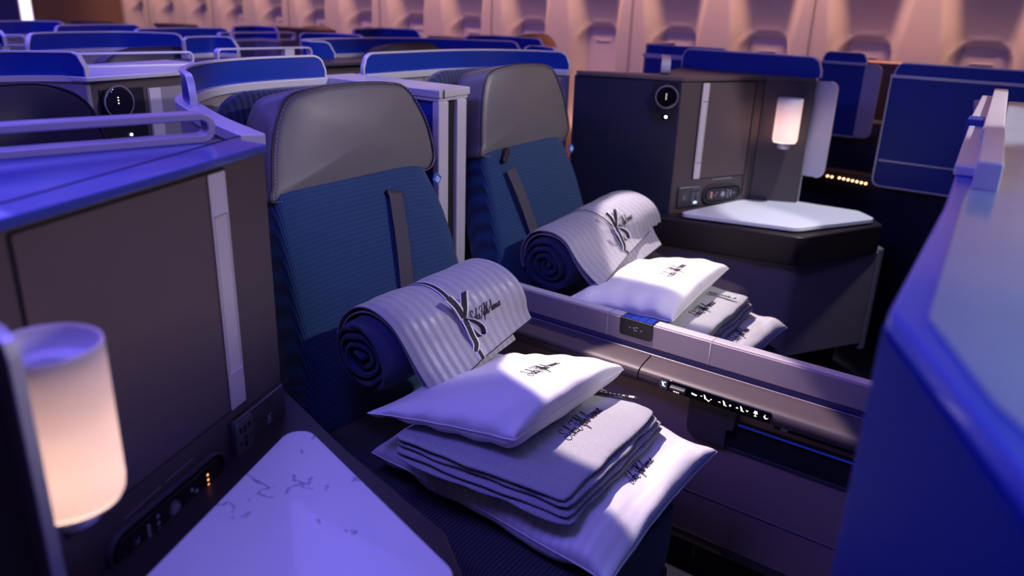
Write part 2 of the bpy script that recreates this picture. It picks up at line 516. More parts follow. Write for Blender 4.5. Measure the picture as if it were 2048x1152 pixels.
def add_wall(bm, path, z0, tops, th):
    """upright wall of thickness th along a plan path, tops = height at each point"""
    rings = []
    for i, p in enumerate(path):
        n = side_n(path, i)*th/2; zt = tops[i] if isinstance(tops, list) else tops
        rings.append([bm.verts.new((p.x+n.x, p.y+n.y, z0)), bm.verts.new((p.x+n.x, p.y+n.y, zt)), bm.verts.new((p.x-n.x, p.y-n.y, zt)), bm.verts.new((p.x-n.x, p.y-n.y, z0))])
    for A, B in zip(rings[:-1], rings[1:]):
        for j in range(4): bm.faces.new((A[j], A[(j+1) % 4], B[(j+1) % 4], B[j]))
    bm.faces.new(rings[0][::-1]); bm.faces.new(rings[-1])


def resample(path, step):
    out = [path[0].copy()]; acc = 0
    L = sum((b-a).length for a, b in zip(path[:-1], path[1:])); n = max(2, int(L/step)); seg = L/n; want = seg; d = 0
    for a, b in zip(path[:-1], path[1:]):
        l = (b-a).length
        while want <= d+l+1e-9 and len(out) < n: out.append(a.lerp(b, (want-d)/l)); want += seg
        d += l
    out.append(path[-1].copy()); return out, L


def screen(parent, pts, z1=1.187, z2=1.25, r0=.045, r1=.045, th=.010, fw_=.016, fm='silver', glass='blue', name='privacy_screen', step=.012):
    """low blue screen with a metal frame that rounds its two upper corners"""
    path, L = resample(plan_path(pts), step); s = 0; tops = []; pos = []
    for i, p in enumerate(path):
        if i: s += (path[i]-path[i-1]).length
        h = z2-z1; zt = z2
        if r0 and s < r0: rr = min(r0, h); x = 1-s/r0; zt = z2-rr*(1-math.sqrt(max(0, 1-x*x)))
        if r1 and L-s < r1: rr = min(r1, h); x = 1-(L-s)/r1; zt = z2-rr*(1-math.sqrt(max(0, 1-x*x)))
        tops.append(zt)
    bm = bmesh.new(); add_wall(bm, path, z1, tops, th)
    g = from_bm(name, bm, glass, parent)
    fp = []; fn = []
    if r0: fp.append(Vector((path[0].x, path[0].y, z1))); fn.append(side_n(path, 0))
    for i, p in enumerate(path): fp.append(Vector((p.x, p.y, tops[i]))); fn.append(side_n(path, i))
    if r1: fp.append(Vector((path[-1].x, path[-1].y, z1))); fn.append(side_n(path, len(path)-1))
    q = [fp[0]]; qn = [fn[0]]
    for a, n_ in zip(fp[1:], fn[1:]):
        if (a-q[-1]).length > 1e-4: q.append(a); qn.append(n_)
    bm = bmesh.new(); add_sweep(bm, q, qn, fw_, .006)
    f = from_bm('screen_frame', bm, fm, g, bevel=.0015)
    return g


def shell(name, label, pts, scr, group=None, z1=1.187, z2=1.25, wallm='shell', seam_at=None, z0=0, th=.03, trim='silver', cat='seat shell', rr=(.045, .045)):
    t = thing(name, label, cat, group=group)
    path = resample(plan_path(pts), .02)[0]
    bm = bmesh.new(); add_wall(bm, path, z0, z1-.022, th); w_ = from_bm('shell_wall', bm, wallm, t)
    bm = bmesh.new(); add_sweep(bm, [Vector((p.x, p.y, z1-.011)) for p in path], [side_n(path, i) for i in range(len(path))], th+.016, .022)
    from_bm('trim_rail', bm, trim, t, bevel=.003)
    if scr: screen(t, scr, z1, z2, rr[0], rr[1])
    if seam_at:
        for i in seam_at:
            p = path[i]; n = side_n(path, i)
            for sgn in (1, -1):
                fr = Fr((p.x+sgn*n.x*(th/2+.0005), p.y+sgn*n.y*(th/2+.0005), 0), (-n.y, n.x, 0), (0, 0, 1), (sgn*n.x, sgn*n.y, 0))
                prism('panel_seam', 'groove', fr, rect(-.002, .002, .4, z1-.024), 0, .0006, t)
    settle(t); return t


near_path = [(-1.19, .850), (-1.40, .915), (-1.58, .985), (-1.71, 1.045), (-1.83, 1.15), (-1.908, 1.28), (-1.945, 1.44), (-1.94, 1.66)]
far_path = [(-1.95, 1.83), (-1.955, 2.05), (-1.955, 2.25), (-1.91, 2.42), (-1.80, 2.56), (-1.66, 2.625)]
shell('seat_shell', 'curved grey shell with blue screen wrapping behind the nearest seat headrest', near_path, near_path[2:], 'curved shells behind the front pair of seats', seam_at=[62])
shell('seat_shell', 'curved grey shell with blue screen wrapping behind the farther headrest of the front pair', far_path, far_path, 'curved shells behind the front pair of seats', seam_at=[14])

# centre partition box between the two headrests
t = thing('centre_partition', 'purple topped upright partition between the two front headrests with two pale posts', 'partition')
box('core', 'blue_flat', (-1.97, 1.672, .0), (-1.495, 1.792, 1.155), t, bevel=.003)
prism('top_cap', 'silver', WORLD, [(-1.985, 1.655), (-1.463, 1.655), (-1.485, 1.815), (-1.985, 1.815)], 1.165, 1.187, t, bevel=.003)
prism('cap_step', 'silver', WORLD, [(-1.98, 1.66), (-1.47, 1.66), (-1.49, 1.81), (-1.98, 1.81)], 1.155, 1.165, t, bevel=.002)
prism('cap_groove', 'groove', WORLD, [(-1.4628, 1.671), (-1.461, 1.671), (-1.461, 1.6745), (-1.4628, 1.6745)], 1.164, 1.1875, t)
box('post', 'strip', (-1.495, 1.660, 0), (-1.470, 1.703, 1.155), t, bevel=.004)
box('post', 'strip', (-1.505, 1.752, 0), (-1.480, 1.795, 1.155), t, bevel=.004)
box('gap_lining', 'groove', (-1.50, 1.703, 0), (-1.494, 1.752, 1.155), t)
settle(t)

# ------------------------------------------------------------------ console cabinets
TOPZ = 1.187


def strokes_obj(name, m, fr, strokes, w, n0, n1, parent):
    bm = bmesh.new(); add_strokes(bm, fr, strokes, w, n0, n1); return from_bm(name, bm, m, parent)


def face_fittings(con, fr, d, s, flip):
    """door, pale strip and their gaps on the console face; d holds measured extents along the face"""
    u0, u1 = d['door']; z0, z1 = d['dz']
    a, b = d['strip']
    lo, hi = min(u0, u1), max(u0, u1)
    prism('door_gap', 'groove', fr, rect(lo-.004, hi+.004, z0-.004, z1+.004, .006), .0002, .0012, con)
    door = prism('door', 'door', fr, rect(lo, hi, z0, z1, .004), .0004, .0035, con, bevel=.001)
    sp = prism('pale_strip', 'strip', fr, rect(min(a, b), max(a, b), z0, z1, .003), .0036, .0065, door, bevel=.0015)
    for z in d['ticks']:
        prism('strip_notch', 'silver_edge', fr, rect(min(a, b)+.006, max(a, b)-.003, z-.0012, z+.0012), .0063, .0085, sp)
    bm = bmesh.new()
    zt, zb = d['ticks']
    add_strokes(bm, fr, [[(min(a, b)+.005, zt), (min(a, b)+.005, zb), (max(a, b)-.004, zb), (max(a, b)-.004, zt)]], .0007, .0060, .0067)
    from_bm('strip_latch_line', bm, 'groove', sp)
    return door


def outlet(con, fr, u0, u1, z0, z1, split, flip):
    """power outlet module: socket field nearest the remote, charging plate beside"""
    plate = prism('outlet_plate', 'plastic_grey', fr, rect(u0, u1, z0, z1, .008), 0, .007, con, bevel=.002)
    prism('plate_highlight', 'silver_edge', fr, rect(u0+.006, u1-.006, z1-.002, z1-.0008), .0065, .0075, plate)
    s0, s1 = split
    sk = prism('socket', 'socket', fr, rect(s0, s1, z0+.006, z1-.006, .003), .006, .010, plate, bevel=.001)
    cu = (s0+s1)/2; h = z1-z0; zc = z0+h*.66
    bm = bmesh.new()
    add_prism(bm, fr, [(cu-.017, zc+.016), (cu-.008, zc+.014), (cu-.010, zc+.006), (cu-.015, zc+.004)], .0101, .0106)
    add_prism(bm, fr, [(cu+.017, zc+.016), (cu+.008, zc+.014), (cu+.010, zc+.006), (cu+.015, zc+.004)], .0101, .0106)
    add_prism(bm, fr, rect(cu-.0035, cu+.0035, zc+.002, zc+.014), .0101, .0106)
    add_prism(bm, fr, circle(cu, zc-.009, .004, 12), .0101, .0106)
    add_prism(bm, fr, rect(cu-.0035, cu+.0035, zc-.026, zc-.015), .0101, .0106)
    for q in ((cu-.016, zc-.012), (cu+.014, zc-.014)): add_prism(bm, fr, circle(q[0], q[1], .002, 8), .0101, .0106)
    from_bm('socket_holes', bm, 'groove', sk)
    prism('usb_port', 'icon_blue', fr, rect(cu-.008, cu+.008, z0+.013, z0+.021, .001), .0101, .0107, sk)
    o0, o1 = (u0, s0) if abs(u0-s0) > abs(u1-s1) else (s1, u1)
    cx = (o0+o1)/2; cz = (z0+z1)/2
    st = [[(cx-.008, cz-.008), (cx+.008, cz-.008)], [(cx-.006, cz-.003), (cx+.006, cz+.009)], [(cx-.006, cz+.009), (cx+.006, cz-.003)], [(cx, cz-.004), (cx, cz+.004)]]
    strokes_obj('charging_symbol', 'icon_dim', fr, st, .0016, .0070, .0075, plate)
    for z in (z0+.012, z1-.012): prism('screw', 'groove', fr, circle(cx, z, .0022, 10), .0070, .0074, plate)
    return plate


def remote(fr, u0, u1, z0, z1, label, flip, ind='icon_red'):
    """handset in its oval cradle"""
    r = thing('remote_handset', label, 'remote control')
    h = z1-z0; mid = (z0+z1)/2; e = 1 if not flip else -1
    bm = bmesh.new()
    add_sweep(bm, [fr.p(p[0], p[1], .005) for p in rounded([(u0, z0), (u1, z0), (u1, z1), (u0, z1)], h*.49, 8)], fr.N, .010, .005, True)
    from_bm('cradle_rim', bm, 'plastic_grey', r, bevel=.001)
    body = prism('handset_body', 'plastic', fr, rounded([(u0+.010, z0+.008), (u1-.010, z0+.008), (u1-.010, z1-.008), (u0+.010, z1-.008)], (h-.016)*.48, 8), 0, .010, r, bevel=.002)
    L = u1-u0; base = u0 if not flip else u1
    def U(f): return base+e*L*f
    bm = bmesh.new(); add_prism(bm, fr, circle(U(.50), mid, .0135, 24), .0100, .0112); ring = from_bm('navigation_pad', bm, 'socket', body)
    bm = bmesh.new(); add_prism(bm, fr, circle(U(.50), mid, .0085, 24), .0112, .0118); from_bm('pad_ring', bm, 'icon_dim', ring)
    for f, dz in ((.36, .009), (.36, 0), (.36, -.009), (.66, .005), (.70, -.002)):
        prism('button', 'icon_dim', fr, circle(U(f), mid+dz*h/.05, .0034, 12), .0100, .0110, body)
    prism('volume_key', 'icon_dim', fr, rect(min(U(.27), U(.29)), max(U(.27), U(.29)), mid-.012, mid+.012, .002), .0100, .0110, body)
    strokes_obj('power_symbol', 'icon_dim', fr, [[(U(.19)-.004, mid-.004), (U(.19)+.004, mid+.004)], [(U(.19)+.004, mid-.004), (U(.19)-.004, mid+.004)]], .0016, .0100, .0104, body)
    prism('indicator_window', 'glassy', fr, rect(min(U(.76), U(.86)), max(U(.76), U(.86)), mid-.014, mid+.014, .002), .0100, .0106, body)
    for dz in (.009, 0, -.009):
        prism('indicator_light', ind, fr, circle(U(.81), mid+dz, .0022, 10), .0106, .0110, body)
    settle(r); return r


def console_body(con, poly, frames, z1=TOPZ, wallm='shell_dark', zb=.55):
    prism('cabinet', wallm, WORLD, poly, zb, z1-.014, con, bevel=.003)


# --- near console
A0 = Vector((-1.101, .805, 0)); T0 = Vector((.361, -.932, 0)).normalized(); N0 = Vector((-T0.y, T0.x, 0))
if N0.x < 0: N0 = -N0
nf = Fr(A0, T0, (0, 0, 1), N0)
c2 = A0+T0*.56; c3 = Vector((-.700, .235, 0))
con = thing('console_cabinet', 'nearest tall brown console cabinet with blue top, door and pale strip', 'cabinet')
poly = [(A0.x, A0.y), (c2.x, c2.y), (c3.x, c3.y), (-.76, .16), (-1.275, .16), (-1.205, .72), (-1.15, .79)]
console_body(con, poly, None)
prism('top_panel', 'blue_top', WORLD, rounded([(A0.x+.008, A0.y+.004), (c2.x+.008, c2.y), (c3.x+.006, c3.y), (-.76, .15), (-1.285, .15), (-1.213, .735), (-1.16, .80)], [.012, 0, 0, .01, .01, .02, .01]), TOPZ-.014, TOPZ, con, bevel=.003)
bm = bmesh.new()
q0, q1, q2 = at_z(0, 408, TOPZ), at_z(480, 272, TOPZ), at_z(420, 262, TOPZ)
add_sweep(bm, [Vector((p.x, p.y, TOPZ+.0004)) for p in (q0, q0.lerp(q1, .5), q1)], Vector((0, 0, 1)), .0012, .003)
from_bm('top_inlay_line', bm, 'groove', con)
face_fittings(con, nf, dict(door=(.117, .503), dz=(.770, 1.165), strip=(.119, .161), ticks=(1.100, .837)), 1, False)
outlet(con, nf, .004, .165, .655, .748, (.112, .160), False)
strokes_obj('printed_line', 'icon_dim', nf, [[(.26, .738), (.325, .736)], [(.335, .7355), (.41, .731)]], .0012, .0002, .0006, con)
prism('earphone_jack', 'groove', nf, rect(.192, .197, .672, .690, .002), .0002, .001, con)
# table tray with its marble top
tip, tl, tb, tr_ = Vector((-1.04, .775)), Vector((-.84, .33)), Vector((-.50, .30)), Vector((-.55, .638))
tray = prism('tray_ledge', 'tray', WORLD, rounded([(-1.19, .868), (-1.115, .79), (-.90, .27), (-.42, .22), (-.45, .60), (-.545, .668), (-.63, .727), (-.935, .797), (-1.06, .833)], [.004, 0, 0, 0, .05, .04, .03, .02, .01]), .57, .682, con, bevel=.006, seg=3)
top = prism('table_top', 'marble', WORLD, rounded([(-1.030, .785), (-.855, .385), (-.80, .25), (-.48, .25), (-.54, .652), (-.60, .668)], [.03, 0, 0, .03, .045, .0]), .686, .701, con, bevel=.002)
prism('lower_cabinet', 'wallmat', WORLD, rounded([(-1.19, .78), (-.93, .76), (-.62, .67), (-.50, .58), (-.50, .2), (-1.19, .2)], [.02, .02, .03, .04, .02, .02]), .0, .57, con, bevel=.004)
# pale edge plate beside the lamp
p0 = at_z(90, 945, 1.0)
p0 = Vector((-.672, .232, 0))
prism('edge_plate', 'shell_dark', Fr((0, p0.y, 0), (1, 0, 0), (0, 0, 1), (0, -1, 0)), rounded([(-.92, .56), (p0.x, .56), (p0.x, 1.148), (-.92, 1.148)], [0, 0, .02, 0]), -.004, .004, con)
bm = bmesh.new(); add_sweep(bm, [Vector((p0.x, p0.y, .56)), Vector((p0.x, p0.y, 1.128)), Vector((p0.x-.006, p0.y, 1.143)), Vector((p0.x-.02, p0.y, 1.150)), Vector((-.92, p0.y, 1.150))], Vector((0, 1, 0)), .011, .005)
from_bm('plate_edge_trim', bm, 'silver', con, bevel=.001)
settle(con)
remote(nf, .195, .452, .660, .722, 'dark handset in its cradle under the near console door', True, 'icon_orange')


def rail(name, label, a, b, z0, z1, th, dep, m='silver', fill=True, group=None, post=None):
    """flat bar luggage rail: closed rounded rectangle standing on the console top"""
    t = thing(name, label, 'rail', group=group)
    a, b = Vector((a[0], a[1], 0)), Vector((b[0], b[1], 0)); U = (b-a).normalized(); L = (b-a).length
    N = Vector((-U.y, U.x, 0)); fr = Fr(a, U, (0, 0, 1), N)
    pth = rounded([(0, z0+th/2), (L, z0+th/2), (L, z1-th/2), (0, z1-th/2)], (z1-z0)*.33, 6)
    bm = bmesh.new(); add_sweep(bm, [fr.p(p.x, p.y) for p in pth], N, dep, th, True)
    from_bm('rail_bar', bm, m, t, bevel=th*.2)
    if post:
        prism('rail_block', 'strip', fr, rect(post[0], post[1], z0+th*.7, z1-th*.7), -dep*.4, dep*.4, t)
    settle(t); return t


ra = at_z(418, 272, 1.195); ra2 = at_z(0, 305, 1.195)
dn = (Vector((ra2.x, ra2.y, 0))-Vector((ra.x, ra.y, 0))).normalized()
e_ = Vector((ra.x, ra.y, 0))+dn*.95
rail('luggage_rail', 'flat purple lit metal rail on the nearest console top', (ra.x, ra.y), (e_.x, e_.y), 1.187, 1.236, .013, .034, m='rail_metal')


# --- lamps
def lamp(label, cx, cy, z0, z1, r, fr_n, group, watts):
    t = thing('wall_lamp', label, 'lamp', group=group)
    H = z1-z0
    lathe('lamp_shade', 'frost', (cx, cy), [(r*.90, z0+.004), (r*.97, z0+.010), (r, z0+.02), (r, z1-.004), (r*.985, z1), (r*.955, z1), (r*.94, z1-.004), (r*.94, z0+.009)], t)
    lathe('lamp_base', 'silver', (cx, cy), [(.001, z0+.006), (r*.9, z0+.006), (r*.9, z0+.002), (r*.5, z0), (r*.5, z0-.014), (r*.44, z0-.020), (.001, z0-.020)], t)
    lathe('lamp_well', 'strip', (cx, cy), [(r*.94, z1-.004), (r*.90, z1-.014), (r*.80, z1-.022), (r*.5, z1-.026), (r*.48, z1-.034), (.001, z1-.035)], t)
    lathe('bulb', 'lampglow', (cx, cy), [(.001, z0+.030), (r*.30, z0+.027), (r*.40, z0+.018), (r*.40, z0+.008), (.001, z0+.007)], t)
    U = Vector((-fr_n[1], fr_n[0], 0)); fr = Fr((cx, cy, 0), U, (0, 0, 1), (*fr_n, 0))
    prism('bracket', 'silver', fr, rect(-.012, .012, z0-.016, z0+.006), -r-.012, -r*.4, t)
    settle(t)
    l = light('lamp_bulb_light', 'POINT', (cx, cy, z0+.046), (cx, cy, 0), watts, (1, .78, .62), .010)
    return t


M['lampglow'] = mat('warm_bulb', (1, .7, .5), .5, emit=(1, .80, .64), es=3)
lamp('large blurred glowing cylinder lamp close to the camera on the near console', -.726, .276, .943, 1.113, .050, (.4, .9), 'cylinder lamps on the consoles', .5)

# --- far console
B0 = Vector((-1.228, 2.715, 0)); B1 = Vector((-1.057, 3.091, 0)); B2 = Vector((-.889, 3.166, 0))
TB = (B1-B0).normalized(); NB = Vector((TB.y, -TB.x, 0)); ff = Fr(B0, TB, (0, 0, 1), NB)
TC = (B2-B1).normalized(); NC = Vector((TC.y, -TC.x, 0)); fc = Fr(B1, TC, (0, 0, 1), NC)
con = thing('console_cabinet', 'tall brown console cabinet beside the farther seat with a round speaker and white table', 'cabinet')
prism('cabinet', 'shell_dark', WORLD, [(B0.x, B0.y), (B1.x, B1.y), (B2.x, B2.y), (-.90, 3.22), (-1.46, 3.22), (-1.37, 2.80), (-1.63, 2.635), (-1.614, 2.592)], .55, TOPZ-.014, con, bevel=.003)
prism('top_panel', 'door', WORLD, rounded([(B0.x+.008, B0.y-.004), (B1.x+.006, B1.y-.006), (B2.x+.004, B2.y-.008), (-.90, 3.21), (-1.46, 3.21), (-1.37, 2.79), (-1.63, 2.63), (-1.60, 2.584)], .004), TOPZ-.014, TOPZ, con, bevel=.003)
face_fittings(con, ff, dict(door=(.095, .366), dz=(.808, 1.166), strip=(.095, .127), ticks=(1.099, .870)), 1, True)
prism('door_return', 'groove', ff, rect(.362, .3655, .72, 1.166), .0036, .0042, con)
outlet(con, ff, .028, .139, .700, .780, (.092, .136), True)
strokes_obj('printed_line', 'icon_dim', ff, [[(.20, .798), (.30, .799)]], .003, .0002, .0006, con)
bm = bmesh.new(); add_prism(bm, fc, rect(-.002, .002, .70, TOPZ-.016), 0.0, .0015); from_bm('corner_seam', bm, 'groove', con)
# inner dark panel facing the seat, with speaker and small lamp
P0 = Vector((-1.614, 2.590, 0)); TD = (P0-B0).normalized(); ND = Vector((TD.y, -TD.x, 0))
if ND.y > 0: ND = -ND
fd = Fr(B0, TD, (0, 0, 1), ND)
M['navy_face'] = noisy(mat('navy_black_panel', (.012, .014, .045), .45), 200, .05)
inner = prism('inner_panel', 'navy_face', fd, rect(.004, .40, .30, TOPZ-.016), 0, .003, con)
pl = prism('fitting_plate', 'plastic', fd, rect(.013, .106, 1.018, 1.165, .003), .003, .0042, inner)
# reading speaker: a stubby black drum
c = fd.p(.050, 1.117)
bm = bmesh.new(); add_prism(bm, fd, circle(.050, 1.117, .040, 40), .003, .022); sp = from_bm('speaker', bm, 'glassy', inner, bevel=.006, seg=3)
bm = bmesh.new(); add_sweep(bm, [fd.p(.050+.040*math.cos(a), 1.117+.040*math.sin(a), .020) for a in [i*math.pi/20 for i in range(40)]], ND, .003, .003, True)
from_bm('speaker_rim', bm, 'silver_edge', sp)
bm = bmesh.new()
for dz in (-.008, -.002, .004, .010): add_prism(bm, fd, circle(.052, 1.117+dz, .0016, 8), .0222, .0232)
from_bm('speaker_lights', bm, 'icon', sp)
bm = bmesh.new(); add_prism(bm, fd, circle(.050, 1.045, .013, 24), .0042, .010); sl = from_bm('spot_lamp', bm, 'glassy', inner, bevel=.002)
bm = bmesh.new(); add_prism(bm, fd, circle(.048, 1.044, .0045, 16), .0102, .0112); from_bm('spot_lens', bm, 'lens', sl)
# screen and tray
tray = prism('tray_ledge', 'tray', WORLD, rounded([(-1.62, 2.56), (-1.253, 2.640), (-.729, 2.735), (-.548, 3.135), (-.62, 3.24), (-1.0, 3.26), (-1.6, 3.2)], [0, .01, .05, .02, .03, .0, 0]), .572, .680, con, bevel=.006, seg=3)
top = prism('table_top', 'white_top', WORLD, rounded([(-1.175, 2.678), (-.762, 2.775), (-.575, 3.125), (-.66, 3.21), (-1.045, 3.19)], [.018, .06, .04, .02, .02]), .686, .701, con, bevel=.002)
M['shell_grey2'] = noisy(mat('graphite_cabinet', (.26, .215, .235), .42), 240, .06)
lc = prism('lower_cabinet', 'shell_grey2', WORLD, rounded([(-1.5, 2.63), (-1.25, 2.655), (-.755, 2.79), (-.545, 3.15), (-.60, 3.24), (-1.5, 3.24)], [.01, .01, .06, .02, .02, .01]), .19, .570, con, bevel=.003)
prism('corner_trim', 'shell', WORLD, rounded([(-.552, 3.142), (-.533, 3.175), (-.56, 3.21), (-.60, 3.21)], .01), .16, .58, lc, bevel=.003)
prism('plinth', 'groove', WORLD, [(-1.5, 2.75), (-.80, 2.88), (-.64, 3.15), (-1.5, 3.2)], 0, .19, lc)
settle(con)
remote(ff, .158, .350, .706, .772, 'dark handset in its cradle above the white table of the far console', True)
lm = fc.p(.097, 0, .055)
lamp('small glowing cylinder lamp on the far console beside the violet plate', lm.x, lm.y, .943, 1.113, .047, (NC.x, NC.y), 'cylinder lamps on the consoles', .5)

# blue screen on the far console, its rail and the violet sliding plate
t = thing('console_screen', 'long low blue screen standing on the far console top', 'screen')
screen(t, [(-1.46, 3.205), (-1.15, 3.205), (-.883, 3.205)], TOPZ, 1.262, .03, .05, .012, .018)
settle(t)
t = thing('privacy_door', 'upright violet lit plate at the aisle edge of the far console', 'door')
fr = Fr((0, 3.205, 0), (1, 0, 0), (0, 0, 1), (0, -1, 0))
M['plate_violet'] = noisy(mat('pale_plate', (.50, .46, .56), .45), 100, .04)
prism('plate', 'plate_violet', fr, rounded([(-.90, .808), (-.812, .808), (-.812, 1.176), (-.90, 1.176)], [0, .03, .03, 0]), -.006, .006, t, bevel=.001)
bm = bmesh.new(); add_sweep(bm, [fr.p(p.x, p.y) for p in rounded([(-.90, .808), (-.812, .808), (-.812, 1.176), (-.90, 1.176)], [0, .03, .03, 0])][1:-1], Vector((0, 1, 0)), .015, .004)
from_bm('plate_edge', bm, 'silver', t)
prism('guide_post', 'strip', fr, rect(-.903, -.893, .70, .806), -.006, .006, t)
settle(t)
rail('luggage_rail', 'short flat metal rail seen end on at the corner of the far console top', (-1.33, 2.775), (-1.50, 3.12), TOPZ, 1.238, .008, .034)

# ------------------------------------------------------------------ the two seats
def seat(label, y0, y1, hx, strap, slot, side, hbot=.972, htop=1.222, cush=None):
    """hx: x of the headrest face; y0..y1 lateral extent of the headrest"""
    t = thing('passenger_seat', label, 'seat', group='pair of centre seats')
    yc = (y0+y1)/2; hw = (y1-y0)/2
    # backrest
    k = .34; V = Vector((-k, 0, 1)).normalized(); fb = Fr((hx+.012, yc, .98), (0, 1, 0), V, (V.z, 0, -V.x))
    b = [(-hw+.02, .05), (-hw-.03, -.36), (-hw-.05, -.58), (hw+.07, -.58), (hw+.02, -.30), (hw-.045, .05)]
    ol = catmull([Vector((*p, 0)) for p in [(-hw-.04, -.56), (0, -.57), (hw+.005, -.56), (hw+.005, -.42), (hw+.0, -.27), (hw-.01, -.12), (hw-.045, .0), (hw-.075, .08), (0, .09), (-hw+.03, .08), (-hw+.005, 0), (-hw-.015, -.2), (-hw-.035, -.42)]], 4, True)
    pad('backrest', 'fabric', fb, [(p.x, p.y) for p in ol], .13, t, bulge=.012, edge=.028)
    # navy quilted wing behind the headrest
    fwg = Fr((hx-.13, yc-.03, 0), (0, 1, 0), (-.1, 0, 1), (1, 0, .1))
    ol = rounded([(-hw+.085, .55), (hw+.01, .55), (hw+.01, htop-.025), (-hw+.085, htop-.025)], [.02, .02, .10, .10], 10)
    pad('wing_pad', 'fabric_wing', fwg, ol, .06, t, bulge=.01, edge=.02)
    # headrest
    fh = Fr((hx+.012, yc, hbot), (0, 1, 0), (-.16, 0, 1), (1, 0, .16)); hh = htop-hbot
    ol = catmull([Vector((*p, 0)) for p in [(-hw, .0), (-hw*.5, -.004), (0, 0), (hw*.5, .004), (hw*.86, .002), (hw*.97, .02), (hw*1.0, .05), (hw*.96, .12), (hw*.86, hh*.72), (hw*.70, hh*.93), (hw*.45, hh*.995), (0, hh*1.015), (-hw*.45, hh*.99), (-hw*.70, hh*.93), (-hw*.84, hh*.74), (-hw*.93, .12), (-hw*.99, .04)]], 6, True)
    ol = [(p.x, p.y) for p in ol]
    h = pad('headrest', 'leather', fh, ol, .125, t, bulge=.016, edge=.022)
    lp = outline_loop(fh, ol, .985, -.006)
    tube('piping', 'leather_dark', lp, .0028, h, True)
    # stitches: a row of short pale threads beside the piping
    bm = bmesh.new(); lp = outline_loop(fh, ol, .968, .0005); n = len(lp)
    dense = []
    for a, b_ in zip(lp, lp[1:]+lp[:1]):
        s = max(1, int((b_-a).length/.006)); dense += [a.lerp(b_, j/s) for j in range(s)]
    for a, b_ in zip(dense[::1], dense[1:]):
        c = a.lerp(b_, .5); d = (b_-a).normalized()
        add_prism(bm, Fr(c, d, fh.N.cross(d), fh.N), rect(-.0018, .0018, -.0005, .0005), 0, .0009)
    from_bm('stitching', bm, 'thread', h)
    # belt
    fs = Fr(fb.O, fb.U, fb.V, fb.N)
    sl, s0, s1 = slot, strap[0], strap[1]
    bl = thing('shoulder_belt', 'x', 'x'); bl.parent = t; del bl['label']; del bl['category']
    prism('belt_slot', 'plastic', fb, rounded(sl, .008), .006, .020, bl, bevel=.002)
    w_ = .023; d = (Vector(s1)-Vector(s0)).normalized(); q = Vector((-d.y, d.x))*w_
    bm = bmesh.new(); uvl = bm.loops.layers.uv.new('UVMap'); add = []
    n = 14; prev = None
    for i in range(n+1):
        f = i/n; p = Vector(s0).lerp(Vector(s1), f); lift = .020+.006*math.sin(f*math.pi)
        ring = [bm.verts.new(fb.p(p.x-q.x, p.y-q.y, lift)), bm.verts.new(fb.p(p.x+q.x, p.y+q.y, lift)), bm.verts.new(fb.p(p.x+q.x, p.y+q.y, lift-.002)), bm.verts.new(fb.p(p.x-q.x, p.y-q.y, lift-.002))]
        if prev:
            for j in range(4):
                fc_ = bm.faces.new((prev[j], prev[(j+1) % 4], ring[(j+1) % 4], ring[j]))
                vals = [(0 if j in (0, 3) else .036, (i-1)*.03), (.036 if j in (0, 1) else 0, (i-1)*.03)]
                for l in fc_.loops:
                    v = l.vert; l[uvl].uv = ((v.co-fb.p(*s0)).dot(fb.U*q.x/w_+fb.V*q.y/w_), (v.co-fb.p(*s0)).length)
        prev = ring
    from_bm('webbing', bm, 'belt', bl)
    # label tab on the outer edge
    e = fb.p(hw-.034, -.028, .006)
    ft = Fr(e, (0, .8, -.6), (0, .6, .8), (1, 0, 0))
    tg = prism('label_tab', 'tag', ft, rect(-.004, .026, -.010, .016, .002), -.001, .0012, t)
    prism('woven_mark', 'tag_white', ft, rect(.006, .022, -.004, .010, .002), .0012, .0016, tg)
    bm = bmesh.new(); add_strokes(bm, ft, [[(.008+.003*i, -.002), (.012+.003*i, .009)] for i in range(3)], .0009, .0016, .0019)
    from_bm('globe_lines', bm, 'tag', tg)
    # seat cushion
    fcu = Fr((0, 0, .30), (1, 0, 0), (0, 1, 0), (0, 0, 1))
    cu = pad('seat_cushion', 'fabric_dark', Fr((0, 0, .452), (1, 0, 0), (0, 1, 0), (0, 0, 1)), rounded(cush, [.03, .05, .04, .03], 6), .20, t, bulge=.006, edge=.03)
    prism('seat_pan', 'plastic', WORLD, rounded([(x, y) for x, y in cush], .03), .10, .26, t)
    # pan base
    settle(t)
    return t


seat('nearest teal blue ribbed seat with grey leather headrest, beside the tall near console', 1.083, 1.645, -1.47,
     ((.075, -.045), (.020, -.34)), [(.045, -.03), (.105, -.045), (.10, -.065), (.052, -.055)], 1,
     cush=[(-1.30, 1.05), (-.52, .86), (-.525, 1.358), (-1.30, 1.645)])
seat('farther teal blue ribbed seat with grey leather headrest, beyond the centre divider', 1.848, 2.345, -1.47,
     ((-.155, -.055), (-.105, -.30)), [(-.185, -.025), (-.170, -.035), (-.130, .005), (-.148, .015)], 1, .978, 1.240,
     cush=[(-1.34, 1.80), (-.60, 1.78), (-.60, 2.28), (-1.34, 2.45)])

